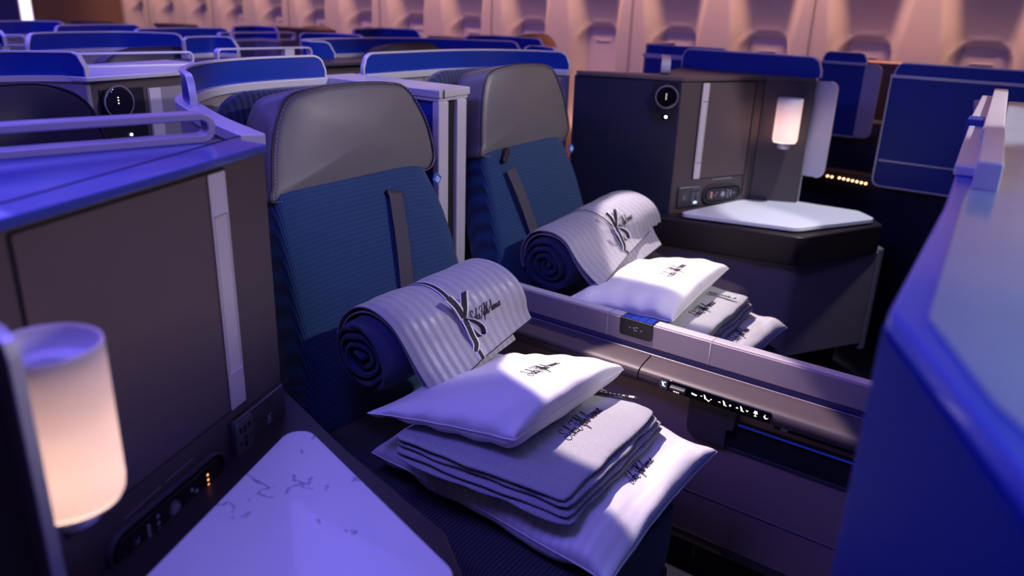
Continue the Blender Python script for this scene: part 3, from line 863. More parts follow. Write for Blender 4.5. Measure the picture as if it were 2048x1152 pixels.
# ------------------------------------------------------------------ centre divider with armrest and controls
t = thing('centre_divider', 'long low divider between the two front seats with purple top edge and armrest', 'divider')
X0, X1 = -1.47, .12
M['navy_wall'] = noisy(mat('deep_blue_panel', (.035, .035, .13), .4), 200, .05)
box('core_wall', 'navy_wall', (X0, 1.690, .10), (X1, 1.722, .640), t)
box('top_edge', 'silver', (X0, 1.700, .640), (X1, 1.727, .667), t, bevel=.002)
M['bandmat'] = brushed('satin_pink_grey_band', (.36, .30, .36), .42, .35, (1, 1, 1))
band = box('side_band', 'bandmat', (X0, 1.687, .606), (X1, 1.6995, .6665), t, bevel=.002)
bm = bmesh.new()
for x in (-.905, -.62):
    add_prism(bm, Fr((x, 1.6868, 0), (1, 0, 0), (0, 0, 1), (0, -1, 0)), rect(-.0008, .0008, .607, .666), 0, .0005)
    add_prism(bm, Fr((x, 0, .6672), (1, 0, 0), (0, 1, 0), (0, 0, 1)), rect(-.0008, .0008, 1.687, 1.727), 0, .0004)
from_bm('band_joint', bm, 'silver_edge', t)
# little control block let into the top edge
fb_ = Fr((0, 1.687, 0), (1, 0, 0), (0, 0, 1), (0, -1, 0))
pa, pb = at_y(1240, 645, 1.686), at_y(1305, 662, 1.686)
cb = prism('control_block', 'plastic', fb_, rounded([(pa.x, .622), (pb.x, .622), (pb.x, .6685), (pa.x, .6685)], [.008, .008, 0, 0]), -.0395, .0025, t, bevel=.001)
cxm = (pa.x+pb.x)/2
for i in range(4):
    x = pa.x+.004+(pb.x-pa.x-.008)*i/4
    box('key', 'blue_flat', (x+.001, 1.688, .6685), (x+(pb.x-pa.x-.008)/4-.001, 1.724, .6695), cb)
strokes_obj('block_symbol', 'icon_dim', fb_, [[(cxm-.006, .650), (cxm-.003, .642), (cxm+.004, .641)], [(cxm, .650), (cxm+.006, .650)], [(cxm-.018, .646), (cxm-.015, .646)], [(cxm+.015, .644), (cxm+.018, .644)]], .0018, .0025, .0031, cb)
# armrest pad: leather roll running under the band, its crest highlight set in as a paler tube
sec = [(1.690, .588), (1.686, .5915), (1.680, .5925), (1.666, .589), (1.645, .585), (1.628, .5805), (1.617, .576), (1.612, .571), (1.6105, .563), (1.6105, .550), (1.614, .544), (1.690, .544)]
def armpad(name, xa, xb, m_):
    fra = Fr((0, 0, 0), (0, 1, 0), (0, 0, 1), (1, 0, 0))
    return prism(name, m_, fra, sec, xa, xb, t, smooth=50)
pc = at_y(1278, 733, 1.612).x
armpad('armrest_pad', X0+.10, pc-.002, 'armleather'); a2 = armpad('armrest_pad', pc+.002, X1, 'armleather')
M['armcrest'] = mat('leather_crest_highlight', (.35, .28, .32), .3, spec=.7)
tube('crest_highlight', 'armcrest', [(X0+.10, 1.6820, .5905), (X1, 1.6820, .5905)], .0028, t)
strokes_obj('pad_stitch', 'groove', Fr((0, 1.6105, 0), (1, 0, 0), (0, 0, 1), (0, -1, 0)), [[(X0+.10, .5665), (pc-.004, .5665)], [(pc+.004, .5665), (-.705, .5665)]], .0012, 0, .0004, t)
# control strip with backlit symbols
fp_ = Fr((0, 1.6100, 0), (1, 0, 0), (0, 0, 1), (0, -1, 0))
panel = prism('seat_control_panel', 'glassy', fp_, rounded([(-.706, .547), (-.432, .547), (-.432, .5745), (-.706, .5745)], .003), -.002, .0022, t, bevel=.0008)
def SX(px): return at_y(px, 790, 1.608).x
# symbol x positions read along the strip
syx = {k: -.706+(.274*(v/1380)) for k, v in dict(seat1=55, dial=250, bed=455, rec=600, back=840, lum=1050, lamp=1210, moon=1330).items()}
def seat_sym(x, z, s):
    return [[(x-.004*s, z+.006*s), (x-.0015*s, z-.003*s), (x+.004*s, z-.004*s)], [(x-.0018*s, z+.004*s), (x+.0005*s, z-.001*s)]]
zc = .561
prism('seat_key', 'socket', fp_, rect(syx['seat1']-.010, syx['seat1']+.010, .5495, .572, .001), .0022, .0034, panel)
M['icon_cool'] = mat('cool_backlit_icon', (.8, 1, 1), .5, emit=(.75, .95, 1), es=2)
strokes_obj('seat_symbol', 'icon_cool', fp_, seat_sym(syx['seat1'], zc, 1.1)+[[(syx['seat1'], zc+.006), (syx['seat1']+.005, zc+.006)]], .0017, .0034, .0038, panel)
bm = bmesh.new(); add_prism(bm, Fr((syx['dial'], 0, zc-.002), (0, 1, 0), (0, 0, 1), (1, 0, 0)), [(1.609, -.010), (1.600, -.008), (1.5965, -.002), (1.598, .004), (1.609, .009)], -.021, .021)
dial = from_bm('dial_wheel', bm, 'plastic', panel, bevel=.003)
strokes_obj('dial_mark', 'icon', Fr((0, 1.5972, 0), (1, 0, 0), (0, 0, 1), (0, -1, 0)), [[(syx['dial']-.007, zc-.005), (syx['dial']-.003, zc-.005)], [(syx['dial'], zc-.005), (syx['dial']+.003, zc-.005)], [(syx['dial']+.0055, zc-.005), (syx['dial']+.0065, zc-.005)]], .0016, 0, .001, dial)
x = syx['bed']; strokes_obj('bed_symbol', 'icon', fp_, [[(x-.006, zc+.0005), (x-.001, zc-.0005), (x+.007, zc-.0015)], [(x-.006, zc-.0015), (x+.005, zc-.003)]], .002, .0022, .0027, panel)
x = syx['rec']; strokes_obj('recline_symbol', 'icon', fp_, seat_sym(x, zc, 1)+[[(x+.004, zc-.004), (x+.008, zc-.007), (x+.011, zc-.004)], [(x-.012, zc), (x-.009, zc+.001)], [(x+.013, zc), (x+.015, zc)]], .0018, .0022, .0027, panel)
x = syx['back']; strokes_obj('backrest_symbol', 'icon', fp_, seat_sym(x, zc, 1.1)+[[(x-.015, zc), (x-.011, zc)], [(x+.011, zc), (x+.015, zc)], [(x+.013, zc-.002), (x+.013, zc+.002)]], .0018, .0022, .0027, panel)
x = syx['lum']; strokes_obj('lumbar_symbol', 'icon', fp_, seat_sym(x, zc, 1.1)+[[(x-.014, zc-.001), (x-.012, zc+.001), (x-.010, zc-.001)], [(x+.010, zc+.001), (x+.012, zc-.001), (x+.014, zc+.001)]], .0018, .0022, .0027, panel)
x = syx['lamp']; bm = bmesh.new(); add_prism(bm, fp_, [(x-.005, zc), (x+.005, zc), (x+.003, zc+.007), (x-.003, zc+.007)], .0022, .0027); add_prism(bm, fp_, rect(x-.0008, x+.0008, zc-.005, zc), .0022, .0027); add_prism(bm, fp_, rect(x-.003, x+.003, zc-.0065, zc-.005), .0022, .0027)
from_bm('lamp_symbol', bm, 'icon', panel)
x = syx['moon']; mo = [(x+.005*math.cos(a), zc+.005*math.sin(a)) for a in [R(110+i*22) for i in range(12)]]; mi = [(x+.0022+.0042*math.cos(a), zc+.0018+.0042*math.sin(a)) for a in [R(335-i*20) for i in range(11)]]
bm = bmesh.new()
for (a, b_) in zip(range(11), range(1, 12)):
    i0 = mi[min(10, 10-a)] if a <= 10 else mi[0]; i1 = mi[max(0, 10-b_)]
    add_prism(bm, fp_, [mo[a], mo[b_], i1, i0], .0022, .0027)
from_bm('moon_symbol', bm, 'icon', panel)
# panels below the armrest
fw_ = Fr((0, 1.662, 0), (1, 0, 0), (0, 0, 1), (0, -1, 0))
low = prism('side_panel', 'wallmat', fw_, rect(X0+.06, X1, .262, .545), -.03, 0, t)
M['armcrest2'] = mat('crease_edge', (.22, .18, .23), .4)
prism('panel_crease', 'armcrest2', fw_, rect(X0+.06, X1, .2600, .2640), -.001, .0025, t, bevel=.001)
prism('lower_panel', 'wallmat', fw_, rect(X0+.06, X1, .135, .260), -.03, -.002, t)
prism('foot_rail', 'shell_dark', fw_, rect(X0+.06, X1, .106, .132), -.03, -.004, t, bevel=.002)
prism('plinth', 'groove', fw_, rect(X0+.06, X1, .0, .108), -.045, -.035, t)
prism('pocket_cover', 'shell_dark', fw_, rounded([(-.640, .427), (-.538, .427), (-.538, .474), (-.522, .478), (-.515, .545), (-.640, .545)], [.03, 0, 0, 0, 0, 0]), 0, .020, t, bevel=.003)
sl = prism('storage_slot', 'groove', fw_, rect(-.536, -.17, .424, .487), 0, .0015, t)
prism('slot_lip', 'plastic_grey', fw_, rect(-.536, -.17, .418, .425), 0, .006, t, bevel=.001)
prism('slot_upper_edge', 'plastic_grey', fw_, rect(-.52, -.17, .489, .500), 0, .010, t, bevel=.001)
M['bluelight'] = mat('blue_reflex_strip', (.05, .12, .9), .25, emit=(.03, .08, .9), es=.12)
prism('blue_light_line', 'bluelight', fw_, rect(-.515, -.17, .4930, .4965), .010, .011, t)
prism('upper_slot', 'groove', fw_, rect(-.435, -.17, .512, .536), 0, .0015, t)
prism('slot_catch', 'strip', fw_, rect(-.418, -.402, .514, .527, .002), .0015, .006, t)
prism('anchor_clip', 'plastic_grey', Fr((0, 1.70, 0), (1, 0, 0), (0, 0, 1), (0, -1, 0)), rect(-.60, -.592, .045, .085, .002), 0, .004, t)
settle(t)


# ------------------------------------------------------------------ soft goods
def nz(p, s, k=0): return noise.noise(Vector((p[0]*s+k*7.3, p[1]*s-k*3.1, k*1.7)))


def pillow(name, label, P, T, m, group, cat='pillow', seed=1, pinch=.07, flat=.35, wr=.006, e=.5, thin=1.0):
    """P: corners back-left? order (u0v0, u1v0, u1v1, u0v1) as 3D points of the seam; T: thickness up"""
    P = [Vector(p) for p in P]
    def S(u, v, sgn):
        uu = u*(1-pinch*(1-v*v)); vv = v*(1-pinch*(1-u*u))
        a, b = (uu+1)/2, (vv+1)/2
        p = P[0]*(1-a)*(1-b)+P[1]*a*(1-b)+P[2]*a*b+P[3]*(1-a)*b
        h = max(0, (1-abs(u)**2.6)*(1-abs(v)**2.6))**e
        # wrinkles radiating from the corners and short folds along the seams
        q = nz((p.x, p.y), 9, seed)*.9+nz((p.x, p.y), 22, seed+3)*.45
        rim = (abs(u)**4+abs(v)**4)/2
        fold = math.sin((u*7+seed)*2.1+nz((p.x, p.y), 5, seed)*4)*rim
        z = sgn*T*(1 if sgn > 0 else flat)*h*(thin+(1-thin)*(u+1)/2)+wr*(q+.8*fold)*min(1, h*3+.15)
        return p+Vector((0, 0, z))
    n = 44
    bm = bmesh.new(); uvl = bm.loops.layers.uv.new('UVMap')
    top = {}; bot = {}
    ts = [math.sin((i/n-.5)*math.pi) for i in range(n+1)]
    for i in range(n+1):
        for j in range(n+1):
            u, v = ts[i], ts[j]
            top[i, j] = bm.verts.new(S(u, v, 1))
            bot[i, j] = top[i, j] if i in (0, n) or j in (0, n) else bm.verts.new(S(u, v, -1))
    for i in range(n):
        for j in range(n):
            for dct, rev in ((top, False), (bot, True)):
                q = [(i, j), (i+1, j), (i+1, j+1), (i, j+1)]
                if rev: q = q[::-1]
                try:
                    f = bm.faces.new([dct[a] for a in q])
                    for l, (a, b) in zip(f.loops, q): l[uvl].uv = (ts[a]*.25, ts[b]*.18)
                except ValueError: pass
    o = from_bm(name, bm, m, None, smooth=80); tag(o, label, cat, group)
    # seam round the edge
    ring = [S(ts[i], -1, 1) for i in range(n)]+[S(1, ts[j], 1) for j in range(n)]+[S(ts[n-i], 1, 1) for i in range(n)]+[S(-1, ts[n-j], 1) for j in range(n)]
    tube('seam', m, ring, .0016, o, True, 6)
    return o


LET = {
 'S': (1.7, [[(1.5, 1.9), (1.35, 2.35), (.85, 2.35), (.55, 1.9), (.85, 1.3), (1.15, .7), (.9, .1), (.3, -.1), (-.2, .2), (-.2, .7), (.3, .9), (.8, .6)]]),
 'a': (1.15, [[(.95, .85), (.6, 1.0), (.15, .6), (.15, .1), (.5, .0), (.85, .5), (.95, .9), (.85, .3), (1.0, .0), (1.25, .25)]]),
 'k': (1.1, [[(.0, .2), (.45, 1.5), (.7, 2.3), (.45, 2.3), (.25, 1.2), (.15, .0)], [(.2, .5), (.7, 1.0), (.75, .7), (.35, .5), (.7, .0), (1.15, .25)]]),
 's': (.95, [[(.0, .1), (.5, .9), (.55, 1.1), (.7, .5), (.5, .0), (.15, .1)], [(.5, .0), (.95, .3)]]),
 'F': (1.5, [[(.0, 1.7), (.2, 2.2), (.8, 2.3), (1.5, 2.2), (2.1, 2.5)], [(1.25, 2.2), (1.0, 1.0), (.6, .0), (.0, -.2), (-.3, .2), (.1, .4)], [(.5, 1.2), (1.5, 1.3)]]),
 'i': (.55, [[(.1, .3), (.35, 1.0), (.3, .2), (.5, .0), (.7, .3)], [(.55, 1.5), (.6, 1.65)]]),
 'f': (.7, [[(.0, .3), (.6, 1.5), (.85, 2.3), (.6, 2.3), (.4, 1.0), (.1, -.8), (.25, -.9), (.45, .0), (.8, .3)]]),
 't': (.65, [[(.1, .3), (.5, 1.9), (.3, .2), (.5, .0), (.8, .3)], [(.1, 1.3), (.8, 1.4)]]),
 'h': (1.1, [[(.0, .2), (.5, 1.6), (.75, 2.3), (.5, 2.2), (.2, .0), (.5, .8), (.8, .9), (.75, .2), (.95, .0), (1.2, .3)]]),
 'A': (1.6, [[(-.5, .3), (-.2, -.1), (.3, .3), (.9, 1.5), (1.4, 2.4), (1.35, 1.2), (1.3, .1), (1.6, .1)], [(.3, 1.0), (1.0, .8), (1.6, 1.1)]]),
 'v': (.9, [[(.0, .8), (.25, .9), (.35, .0), (.75, .6), (.8, 1.0), (1.0, .9)]]),
 'e': (.8, [[(.1, .4), (.6, .7), (.55, 1.0), (.2, .7), (.2, .1), (.5, .0), (.9, .35)]]),
 'n': (1.1, [[(.0, .3), (.25, .9), (.2, .0), (.5, .7), (.75, .9), (.7, .2), (.9, .0), (1.15, .3)]]),
 'u': (1.1, [[(.0, .4), (.25, .95), (.2, .2), (.45, .0), (.8, .6), (.9, .95), (.8, .2), (1.0, .0), (1.2, .3)]]),
}


def script_strokes():
    x = 0; out = []
    for ch in 'Saks FifthAvenue':
        if ch == ' ': x += .1; continue
        adv, st = LET[ch]
        for s in st:
            for a in [catmull([Vector((p[0], p[1], 0)) for p in s], 4)]:
                out.append([(x+p.x+.28*p.y, p.y) for p in a])
        x += adv*.84
        if ch in 'h': x += .1
    return out, x


def lettering(target, P0, P1, k=1.0, w=.0011):
    """embroidered script lying on the target surface, from P0 to P1 in plan"""
    dg = bpy.context.evaluated_depsgraph_get(); bpy.context.view_layer.update()
    bv = BVHTree.FromObject(target, dg)
    if len(P0) == 2:                            # picked points of the photo -> where they fall on the cloth
        P0, P1 = [bv.ray_cast(Vector((0, 0, EYE)), ray(*p).normalized())[0] for p in (P0, P1)]
    D = P1-P0; L = D.length; D.normalize()
    NN = bv.ray_cast(P0.lerp(P1, .5)+Vector((0, 0, .2)), Vector((0, 0, -1)))[1]
    if NN.z < 0: NN = -NN
    NN = (NN-D*NN.dot(D)).normalized(); U = NN.cross(D)
    st, X = script_strokes(); s = L/X; bm = bmesh.new()
    def hit(x, y):
        q = P0+D*(x*s)+U*(y*s*k*1.55)
        h = bv.ray_cast(q+NN*.06, -NN)
        return (h[0], h[1]) if h[0] else (None, None)
    for line in st:
        pts = [hit(*p) for p in line]
        prev = None
        for i, (p, n_) in enumerate(pts):
            if p is None: prev = None; continue
            a = pts[max(i-1, 0)][0]; b = pts[min(i+1, len(pts)-1)][0]
            if a is None or b is None or (b-a).length < 1e-6: continue
            if n_.dot(NN) < 0: n_ = -n_
            T = (b-a).normalized(); S = T.cross(n_).normalized()*w/2
            ring = [bm.verts.new(p-S+n_*.0005), bm.verts.new(p+S+n_*.0005), bm.verts.new(p+S+n_*.0012), bm.verts.new(p-S+n_*.0012)]
            if prev:
                for j in range(4): bm.faces.new((prev[j], prev[(j+1) % 4], ring[(j+1) % 4], ring[j]))
            prev = ring
    o = from_bm('lettering', bm, 'ink', target)
    o['label'] = 'black script lettering'
    return o


def folded(name, label, P, group, seed=1, layers=4, t=.013, tagpos=True, bend=0):
    """folded wool blanket: stacked soft layers, their open edges shifted, one mesh"""
    P = [Vector(p) for p in P]; bm = bmesh.new(); uvl = bm.loops.layers.uv.new('UVMap'); n = 40
    rnd = random.Random(seed); LU = (P[1]-P[0]).length; LV = (P[3]-P[0]).length
    ts = [math.sin((i/n-.5)*math.pi) for i in range(n+1)]
    for k in range(layers):
        z0 = k*t*1.02; du = (layers-1-k)*.005+rnd.uniform(-.003, .003); dv = rnd.uniform(-.004, .004)+(layers-1-k)*.004
        top = {}; bot = {}
        def S(u, v, sgn):
            # rounded plan corners
            m_ = (abs(u)**14+abs(v)**14)**(1/14) or 1; uu, vv = u, v
            if abs(u) > .9 and abs(v) > .9:
                c = .06; q = ((abs(u)-.9)/.1*(abs(v)-.9)/.1); uu *= 1-c*q*.4; vv *= 1-c*q*.5
            a, b = (uu+1)/2, (vv+1)/2
            p = P[0]*(1-a)*(1-b)+P[1]*a*(1-b)+P[2]*a*b+P[3]*(1-a)*b
            U_ = (P[1]-P[0]).normalized(); V_ = (P[3]-P[0]).normalized()
            wob = nz((u*2, v*2), 1.6, seed+k)*.006
            p = p+U_*(du*u if u > 0 else 0)+V_*(dv*v)+U_*wob*abs(u)+V_*wob*abs(v)
            h = max(0, (1-abs(u)**22)*(1-abs(v)**22))**.5
            un = nz((p.x, p.y), 7, seed)*.007+nz((p.x, p.y), 16, seed+k)*.0025+bend*(u*u)
            return p+Vector((0, 0, z0+t/2+sgn*t/2*h+un))
        for i in range(n+1):
            for j in range(n+1):
                u, v = ts[i], ts[j]
                top[i, j] = bm.verts.new(S(u, v, 1)); bot[i, j] = top[i, j] if i in (0, n) or j in (0, n) else bm.verts.new(S(u, v, -1))
        for i in range(n):
            for j in range(n):
                for dct, rev in ((top, False), (bot, True)):
                    q = [(i, j), (i+1, j), (i+1, j+1), (i, j+1)]
                    if rev: q = q[::-1]
                    try:
                        f = bm.faces.new([dct[a] for a in q])
                        for l, (a, b) in zip(f.loops, q): l[uvl].uv = (ts[a]*LU/2+.5, ts[b]*LV/2+.5)
                    except ValueError: pass
    o = from_bm(name, bm, 'herring', None, smooth=80); tag(o, label, 'blanket', group); return o


STR = 'bedding stacks on the front pair of seats'


def care_tag(parent, a, b, w_=.010):
    """narrow black care tag with a white mark, sticking out of a seam"""
    a, b = Vector(a), Vector(b); U = (b-a).normalized(); N = Vector((0, 0, 1)); V = N.cross(U)
    fr = Fr(a, U, V, N); L = (b-a).length
    c = prism('care_tag', 'ink', fr, rect(0, L, -w_/2, w_/2, .001), -.0006, .0006, parent)
    prism('tag_square', 'tag_white', fr, rect(L*.80, L*.93, -w_*.3, w_*.3), .0006, .0010, c)
    bm = bmesh.new()
    for i in range(6): add_prism(bm, fr, rect(L*(.08+.11*i), L*(.15+.11*i), -w_*.12, w_*.12), .0006, .0009)
    from_bm('tag_print', bm, 'tag_white', c)


# near stack
M['cotton_s'] = fabric_stripe('white_striped_satin', (.80, .79, .80), (.88, .87, .87), .018)
pl1 = pillow('pillow', 'large white satin pillow at the bottom of the near seat stack', [(-1.075, 1.00, .510), (-.485, .985, .492), (-.497, 1.475, .512), (-1.09, 1.44, .515)], .062, 'cotton_s', 'large pillows under the blankets', seed=2, pinch=.035, wr=.011, e=.36, flat=.85)
lettering(pl1, (1265, 968), (1307, 922), .95)
bk1 = folded('folded_blanket', 'grey herringbone blanket folded between the two pillows on the near seat', [(-.965, .955, .566), (-.590, 1.005, .556), (-.605, 1.385, .566), (-.96, 1.40, .570)], 'folded herringbone blankets', 3, 4, .013)
lettering(bk1, (1140, 880), (1205, 822), .95, .0014)
care_tag(bk1, at_z(1194, 782, .624), at_z(1274, 796, .624), .013)
pl2 = pillow('pillow', 'small white pillow on the near seat stack, lying on the folded blanket', [(-1.035, .955, .640), (-.722, 1.025, .664), (-.712, 1.418, .665), (-1.03, 1.38, .615)], .062, 'cotton', 'small pillows on the blankets', seed=5, pinch=.045, wr=.006, e=.33, flat=.95, thin=.35)
lettering(pl2, (1064, 752), (1121, 727), 1.5)


def duvet_roll(label, c0, c1, r, fl, fr_, seed, txt, ribbon_at=.60, ll=None, group='rolled duvets'):
    """rolled navy duvet half wrapped in a striped cover; c0,c1 axis ends; fl, fr_ lower corners of the free edge of the cover"""
    c0, c1, fl, fr_ = Vector(c0), Vector(c1), Vector(fl), Vector(fr_)
    t = thing('rolled_duvet', label, 'duvet', group=group)
    A = (c1-c0).normalized(); L = (c1-c0).length
    Xd = Vector((0, 0, 1)).cross(A).normalized()
    if Xd.x < 0: Xd = -Xd                      # towards the front of the seat
    Zd = A.cross(Xd);
    if Zd.z < 0: Zd = -Zd
    # spiral
    turns = 4.3; n = 170; prof = []
    for i in range(n+1):
        f = i/n; th = f*turns*2*math.pi; rr = .008+(r-.013)*f
        rr *= 1+.07*math.sin(th*2.0+seed)*(1-f*.4)+.09*nz((math.cos(th)*(1+f), math.sin(th)*(1+f)), 1.3, seed)
        rr = min(rr, r-.023)
        prof.append((th, rr))
    th_ = (r/turns)*.46
    bm = bmesh.new(); m_ = 12; rows = []
    for (th, rr) in prof:
        d = Xd*math.cos(th)*1.04+Zd*math.sin(th)*.96
        row = []
        for j in range(m_+1):
            a = j/m_; endin = .022*nz((th*.45, j*.1), 1.0, seed+2) if j in (0, m_) else 0
            tk = th_*(1 if 0 < j < m_ else .35)
            base = c0+A*(L*a+endin)+Vector((0, 0, .0))
            row.append((base+d*(rr+tk), base+d*(rr-tk)))
        rows.append(row)
    vo = [[bm.verts.new(p[0]) for p in row] for row in rows]; vi = [[bm.verts.new(p[1]) for p in row] for row in rows]
    for i in range(n):
        for j in range(m_):
            bm.faces.new((vo[i][j], vo[i+1][j], vo[i+1][j+1], vo[i][j+1])); bm.faces.new((vi[i][j], vi[i][j+1], vi[i+1][j+1], vi[i+1][j]))
        bm.faces.new((vo[i][0], vi[i][0], vi[i+1][0], vo[i+1][0])); bm.faces.new((vo[i][m_], vo[i+1][m_], vi[i+1][m_], vi[i][m_]))
    for j in range(m_):
        bm.faces.new((vo[0][j], vo[0][j+1], vi[0][j+1], vi[0][j])); bm.faces.new((vo[n][j], vi[n][j], vi[n][j+1], vo[n][j+1]))
    from_bm('rolled_filling', bm, 'duvet', t, smooth=70)
    # cover profile: from behind the roll, over it, then straight down to the free edge
    R1 = r+.006; d0, d1 = .022, L+.01
    def cov(a, b, lift=0, lo=None, hi=None):
        lo = fl if lo is None else lo; hi = fr_ if hi is None else hi
        end = lo.lerp(hi, a); base = c0+A*((d0+(d1-d0)*a)*(1-b)+b*(end-c0).dot(A))
        # angle on the roll where the sheet leaves it
        v = end-base; v -= A*v.dot(A); D = v.length; ang = math.atan2(v.dot(Zd), v.dot(Xd)); leave = ang+math.acos(min(.999, R1/max(D, R1*1.001)))
        a0 = math.pi*1.10; arc = (a0-leave)*R1; p1 = base+(Xd*math.cos(leave)+Zd*math.sin(leave))*R1
        endp = base+v+A*0; straight = (end-p1).length; tot = arc+straight
        s = b*tot
        if s < arc:
            th = a0-s/R1; nrm = Xd*math.cos(th)+Zd*math.sin(th); p = base+nrm*R1
        else:
            k_ = (s-arc)/straight; p = p1.lerp(end, k_); nrm = Xd*math.cos(leave)+Zd*math.sin(leave)
            p = p-nrm*.010*math.sin(k_*math.pi)*.6
        wv = nz((a*3, b*3), 1.4, seed)*.006*(.3+b)+nz((a*9, b*2), 1, seed+5)*.0025
        pin = -.006*math.exp(-((a-ribbon_at)/.08)**2)*(.5 if s < arc else 1)
        return p+nrm*(lift+wv+pin), nrm, tot
    nu, nv = 48, 48
    totl = cov(.5, .5)[2]
    def sheet(name_, m, l0, parent, lo=None, hi=None):
        bm = bmesh.new(); uvl = bm.loops.layers.uv.new('UVMap'); th = .003
        G = [[[bm.verts.new(cov(i/nu, j/nv, l0+s, lo, hi)[0]) for j in range(nv+1)] for i in range(nu+1)] for s in (th, 0)]
        def quad(vs, qs):
            f = bm.faces.new(vs)
            for l, q in zip(f.loops, qs): l[uvl].uv = (q[0]/nu*(d1-d0), q[1]/nv*totl)
        for i in range(nu):
            for j in range(nv):
                q = [(i, j), (i+1, j), (i+1, j+1), (i, j+1)]
                quad([G[0][a][b] for a, b in q], q); quad([G[1][a][b] for a, b in q[::-1]], q[::-1])
        for i in range(nu):
            for j in (0, nv): quad([G[0][i][j], G[0][i+1][j], G[1][i+1][j], G[1][i][j]], [(i, j), (i+1, j), (i+1, j), (i, j)])
        for j in range(nv):
            for i in (0, nu): quad([G[0][i][j], G[0][i][j+1], G[1][i][j+1], G[1][i][j]], [(i, j), (i, j+1), (i, j+1), (i, j)])
        return from_bm(name_, bm, m, parent, smooth=60)
    under = sheet('cover_underlayer', 'stripe', -.012, t, fl+Vector((-.008, .01, -.014)), (ll and Vector(ll)) or fr_+Vector((-.015, 0, -.03)))
    cover = sheet('striped_cover', 'stripe', 0, t)
    # piping along the free edge and the two ends: black cord beside a white one
    for off, m in ((.0035, 'ink'), (.0005, 'thread')):
        pth = [cov(i/nu, 1, off)[0] for i in range(nu+1)]
        tube('edge_piping', m, pth, .0013, cover, n=6)
    pth = [cov(i/nu, .93, .0034)[0] for i in range(nu+1)]
    # script
    lettering(cover, *txt, .95, .0013)
    # ribbon: band over the cover then a bow
    rb = thing('ribbon', 'x', 'x'); rb.parent = t; del rb['label']; del rb['category']; rb['label'] = 'black ribbon with white edges'
    W = .016
    def strip(name_, pts, wid, W=W):
        bm = bmesh.new(); uvl = bm.loops.layers.uv.new('UVMap'); rows = []
        for i, p in enumerate(pts):
            w_ = wid[i] if isinstance(wid, list) else wid
            w_ = w_.normalized()*W/2
            rows.append([bm.verts.new(p+w_*x) for x in (-1, -.62, .62, 1)])
        me_faces = []
        for A_, B_ in zip(rows[:-1], rows[1:]):
            for j in range(3):
                f = bm.faces.new((A_[j], A_[j+1], B_[j+1], B_[j])); f.material_index = 0 if j == 1 else 1
        o = from_bm(name_, bm, 'ink', rb, smooth=80); o.data.materials.append(M['ribbon_edge'])
        sd = o.modifiers.new('solid', 'SOLIDIFY'); sd.thickness = .0008
        return o
    pts = []; ww = []
    for j in range(0, 41):
        p, n_, _ = cov(ribbon_at, j/40, .0055); pts.append(p); ww.append(A)
    strip('ribbon_band', pts, ww, .017)
    kb = .76; kp, kn, _ = cov(ribbon_at, kb, .010)
    dn_ = (cov(ribbon_at, kb+.05, .010)[0]-kp).normalized()
    def loc(x, y, z): return kp+A*x+dn_*y+kn*z
    strip('ribbon_knot', [loc(0, -.008, .002), loc(0, -.005, .007), loc(0, .002, .009), loc(0, .007, .006), loc(0, .009, 0)], A, .019)
    def path(ps): return [loc(*p) for p in catmull([Vector(p) for p in ps], 6)]
    s1 = path([(0, 0, .005), (-.006, -.018, .012), (-.013, -.038, .016), (-.020, -.058, .014)])
    strip('ribbon_tail', s1, [A-dn_*.25 for _ in s1], .024)
    s2 = path([(0, 0, .005), (.008, -.020, .014), (.018, -.046, .020), (.028, -.056, .016), (.026, -.040, .008), (.010, -.012, .005)])
    strip('ribbon_loop', s2, [(A*1.0+kn*.4) for _ in s2], .023)
    s3 = path([(0, 0, .005), (-.004, .022, .010), (-.006, .042, .010), (-.004, .066, .006), (-.016, .082, .004)])
    strip('ribbon_tail', s3, [A+dn_*.15 for _ in s3], .022)
    s4 = path([(0, .002, .005), (.014, .014, .014), (.026, .034, .017), (.024, .054, .013), (.012, .052, .008), (.004, .030, .006), (0, .008, .005)])
    strip('ribbon_loop', s4, [(kn*.9+A*.5) for _ in s4], .018)
    settle(t)
    return t


M['ribbon_edge'] = mat('white_ribbon_edge', (.75, .73, .82), .6)
duvet_roll('rolled duvet in striped cover tied with black ribbon, atop the near seat stack', (-1.155, 1.050, .690), (-1.135, 1.405, .712), .100,
           (-.968, 1.085, .640), (-1.018, 1.495, .682), 1, ((942, 648), (1000, 610)), .46, (-1.0, 1.42, .655))

# far stack
pl3 = pillow('pillow', 'large white satin pillow at the bottom of the far seat stack', [(-1.17, 1.83, .490), (-.612, 1.85, .487), (-.622, 2.335, .497), (-1.18, 2.30, .503)], .070, 'cotton_s', 'large pillows under the blankets', seed=12, pinch=.04, wr=.008, e=.36, flat=.8)
lettering(pl3, (1471, 686), (1499, 660), .95)
bk2 = folded('folded_blanket', 'grey herringbone blanket folded between the two pillows on the far seat', [(-1.06, 1.80, .556), (-.70, 1.84, .552), (-.715, 2.225, .560), (-1.05, 2.24, .566)], 'folded herringbone blankets', 9, 4, .013)
lettering(bk2, (1396, 634), (1432, 606), .95, .0014)
care_tag(bk2, at_z(1418, 584, .622), at_z(1472, 597, .622))
pl4 = pillow('pillow', 'small white pillow on the far seat stack, lying on the folded blanket', [(-1.09, 1.76, .630), (-.775, 1.805, .640), (-.815, 2.285, .660), (-1.11, 2.22, .635)], .066, 'cotton', 'small pillows on the blankets', seed=15, pinch=.045, wr=.006, e=.38, flat=.6, thin=.5)
lettering(pl4, (1343, 555), (1374, 531), 1.15, .0009)
duvet_roll('rolled duvet in striped cover tied with black ribbon, atop the far seat stack', (-1.225, 1.870, .680), (-1.235, 2.29, .715), .100,
           (-1.035, 1.870, .655), (-1.155, 2.46, .715), 4, ((1232, 463), (1265, 436)), .46, (-1.09, 2.40, .66))

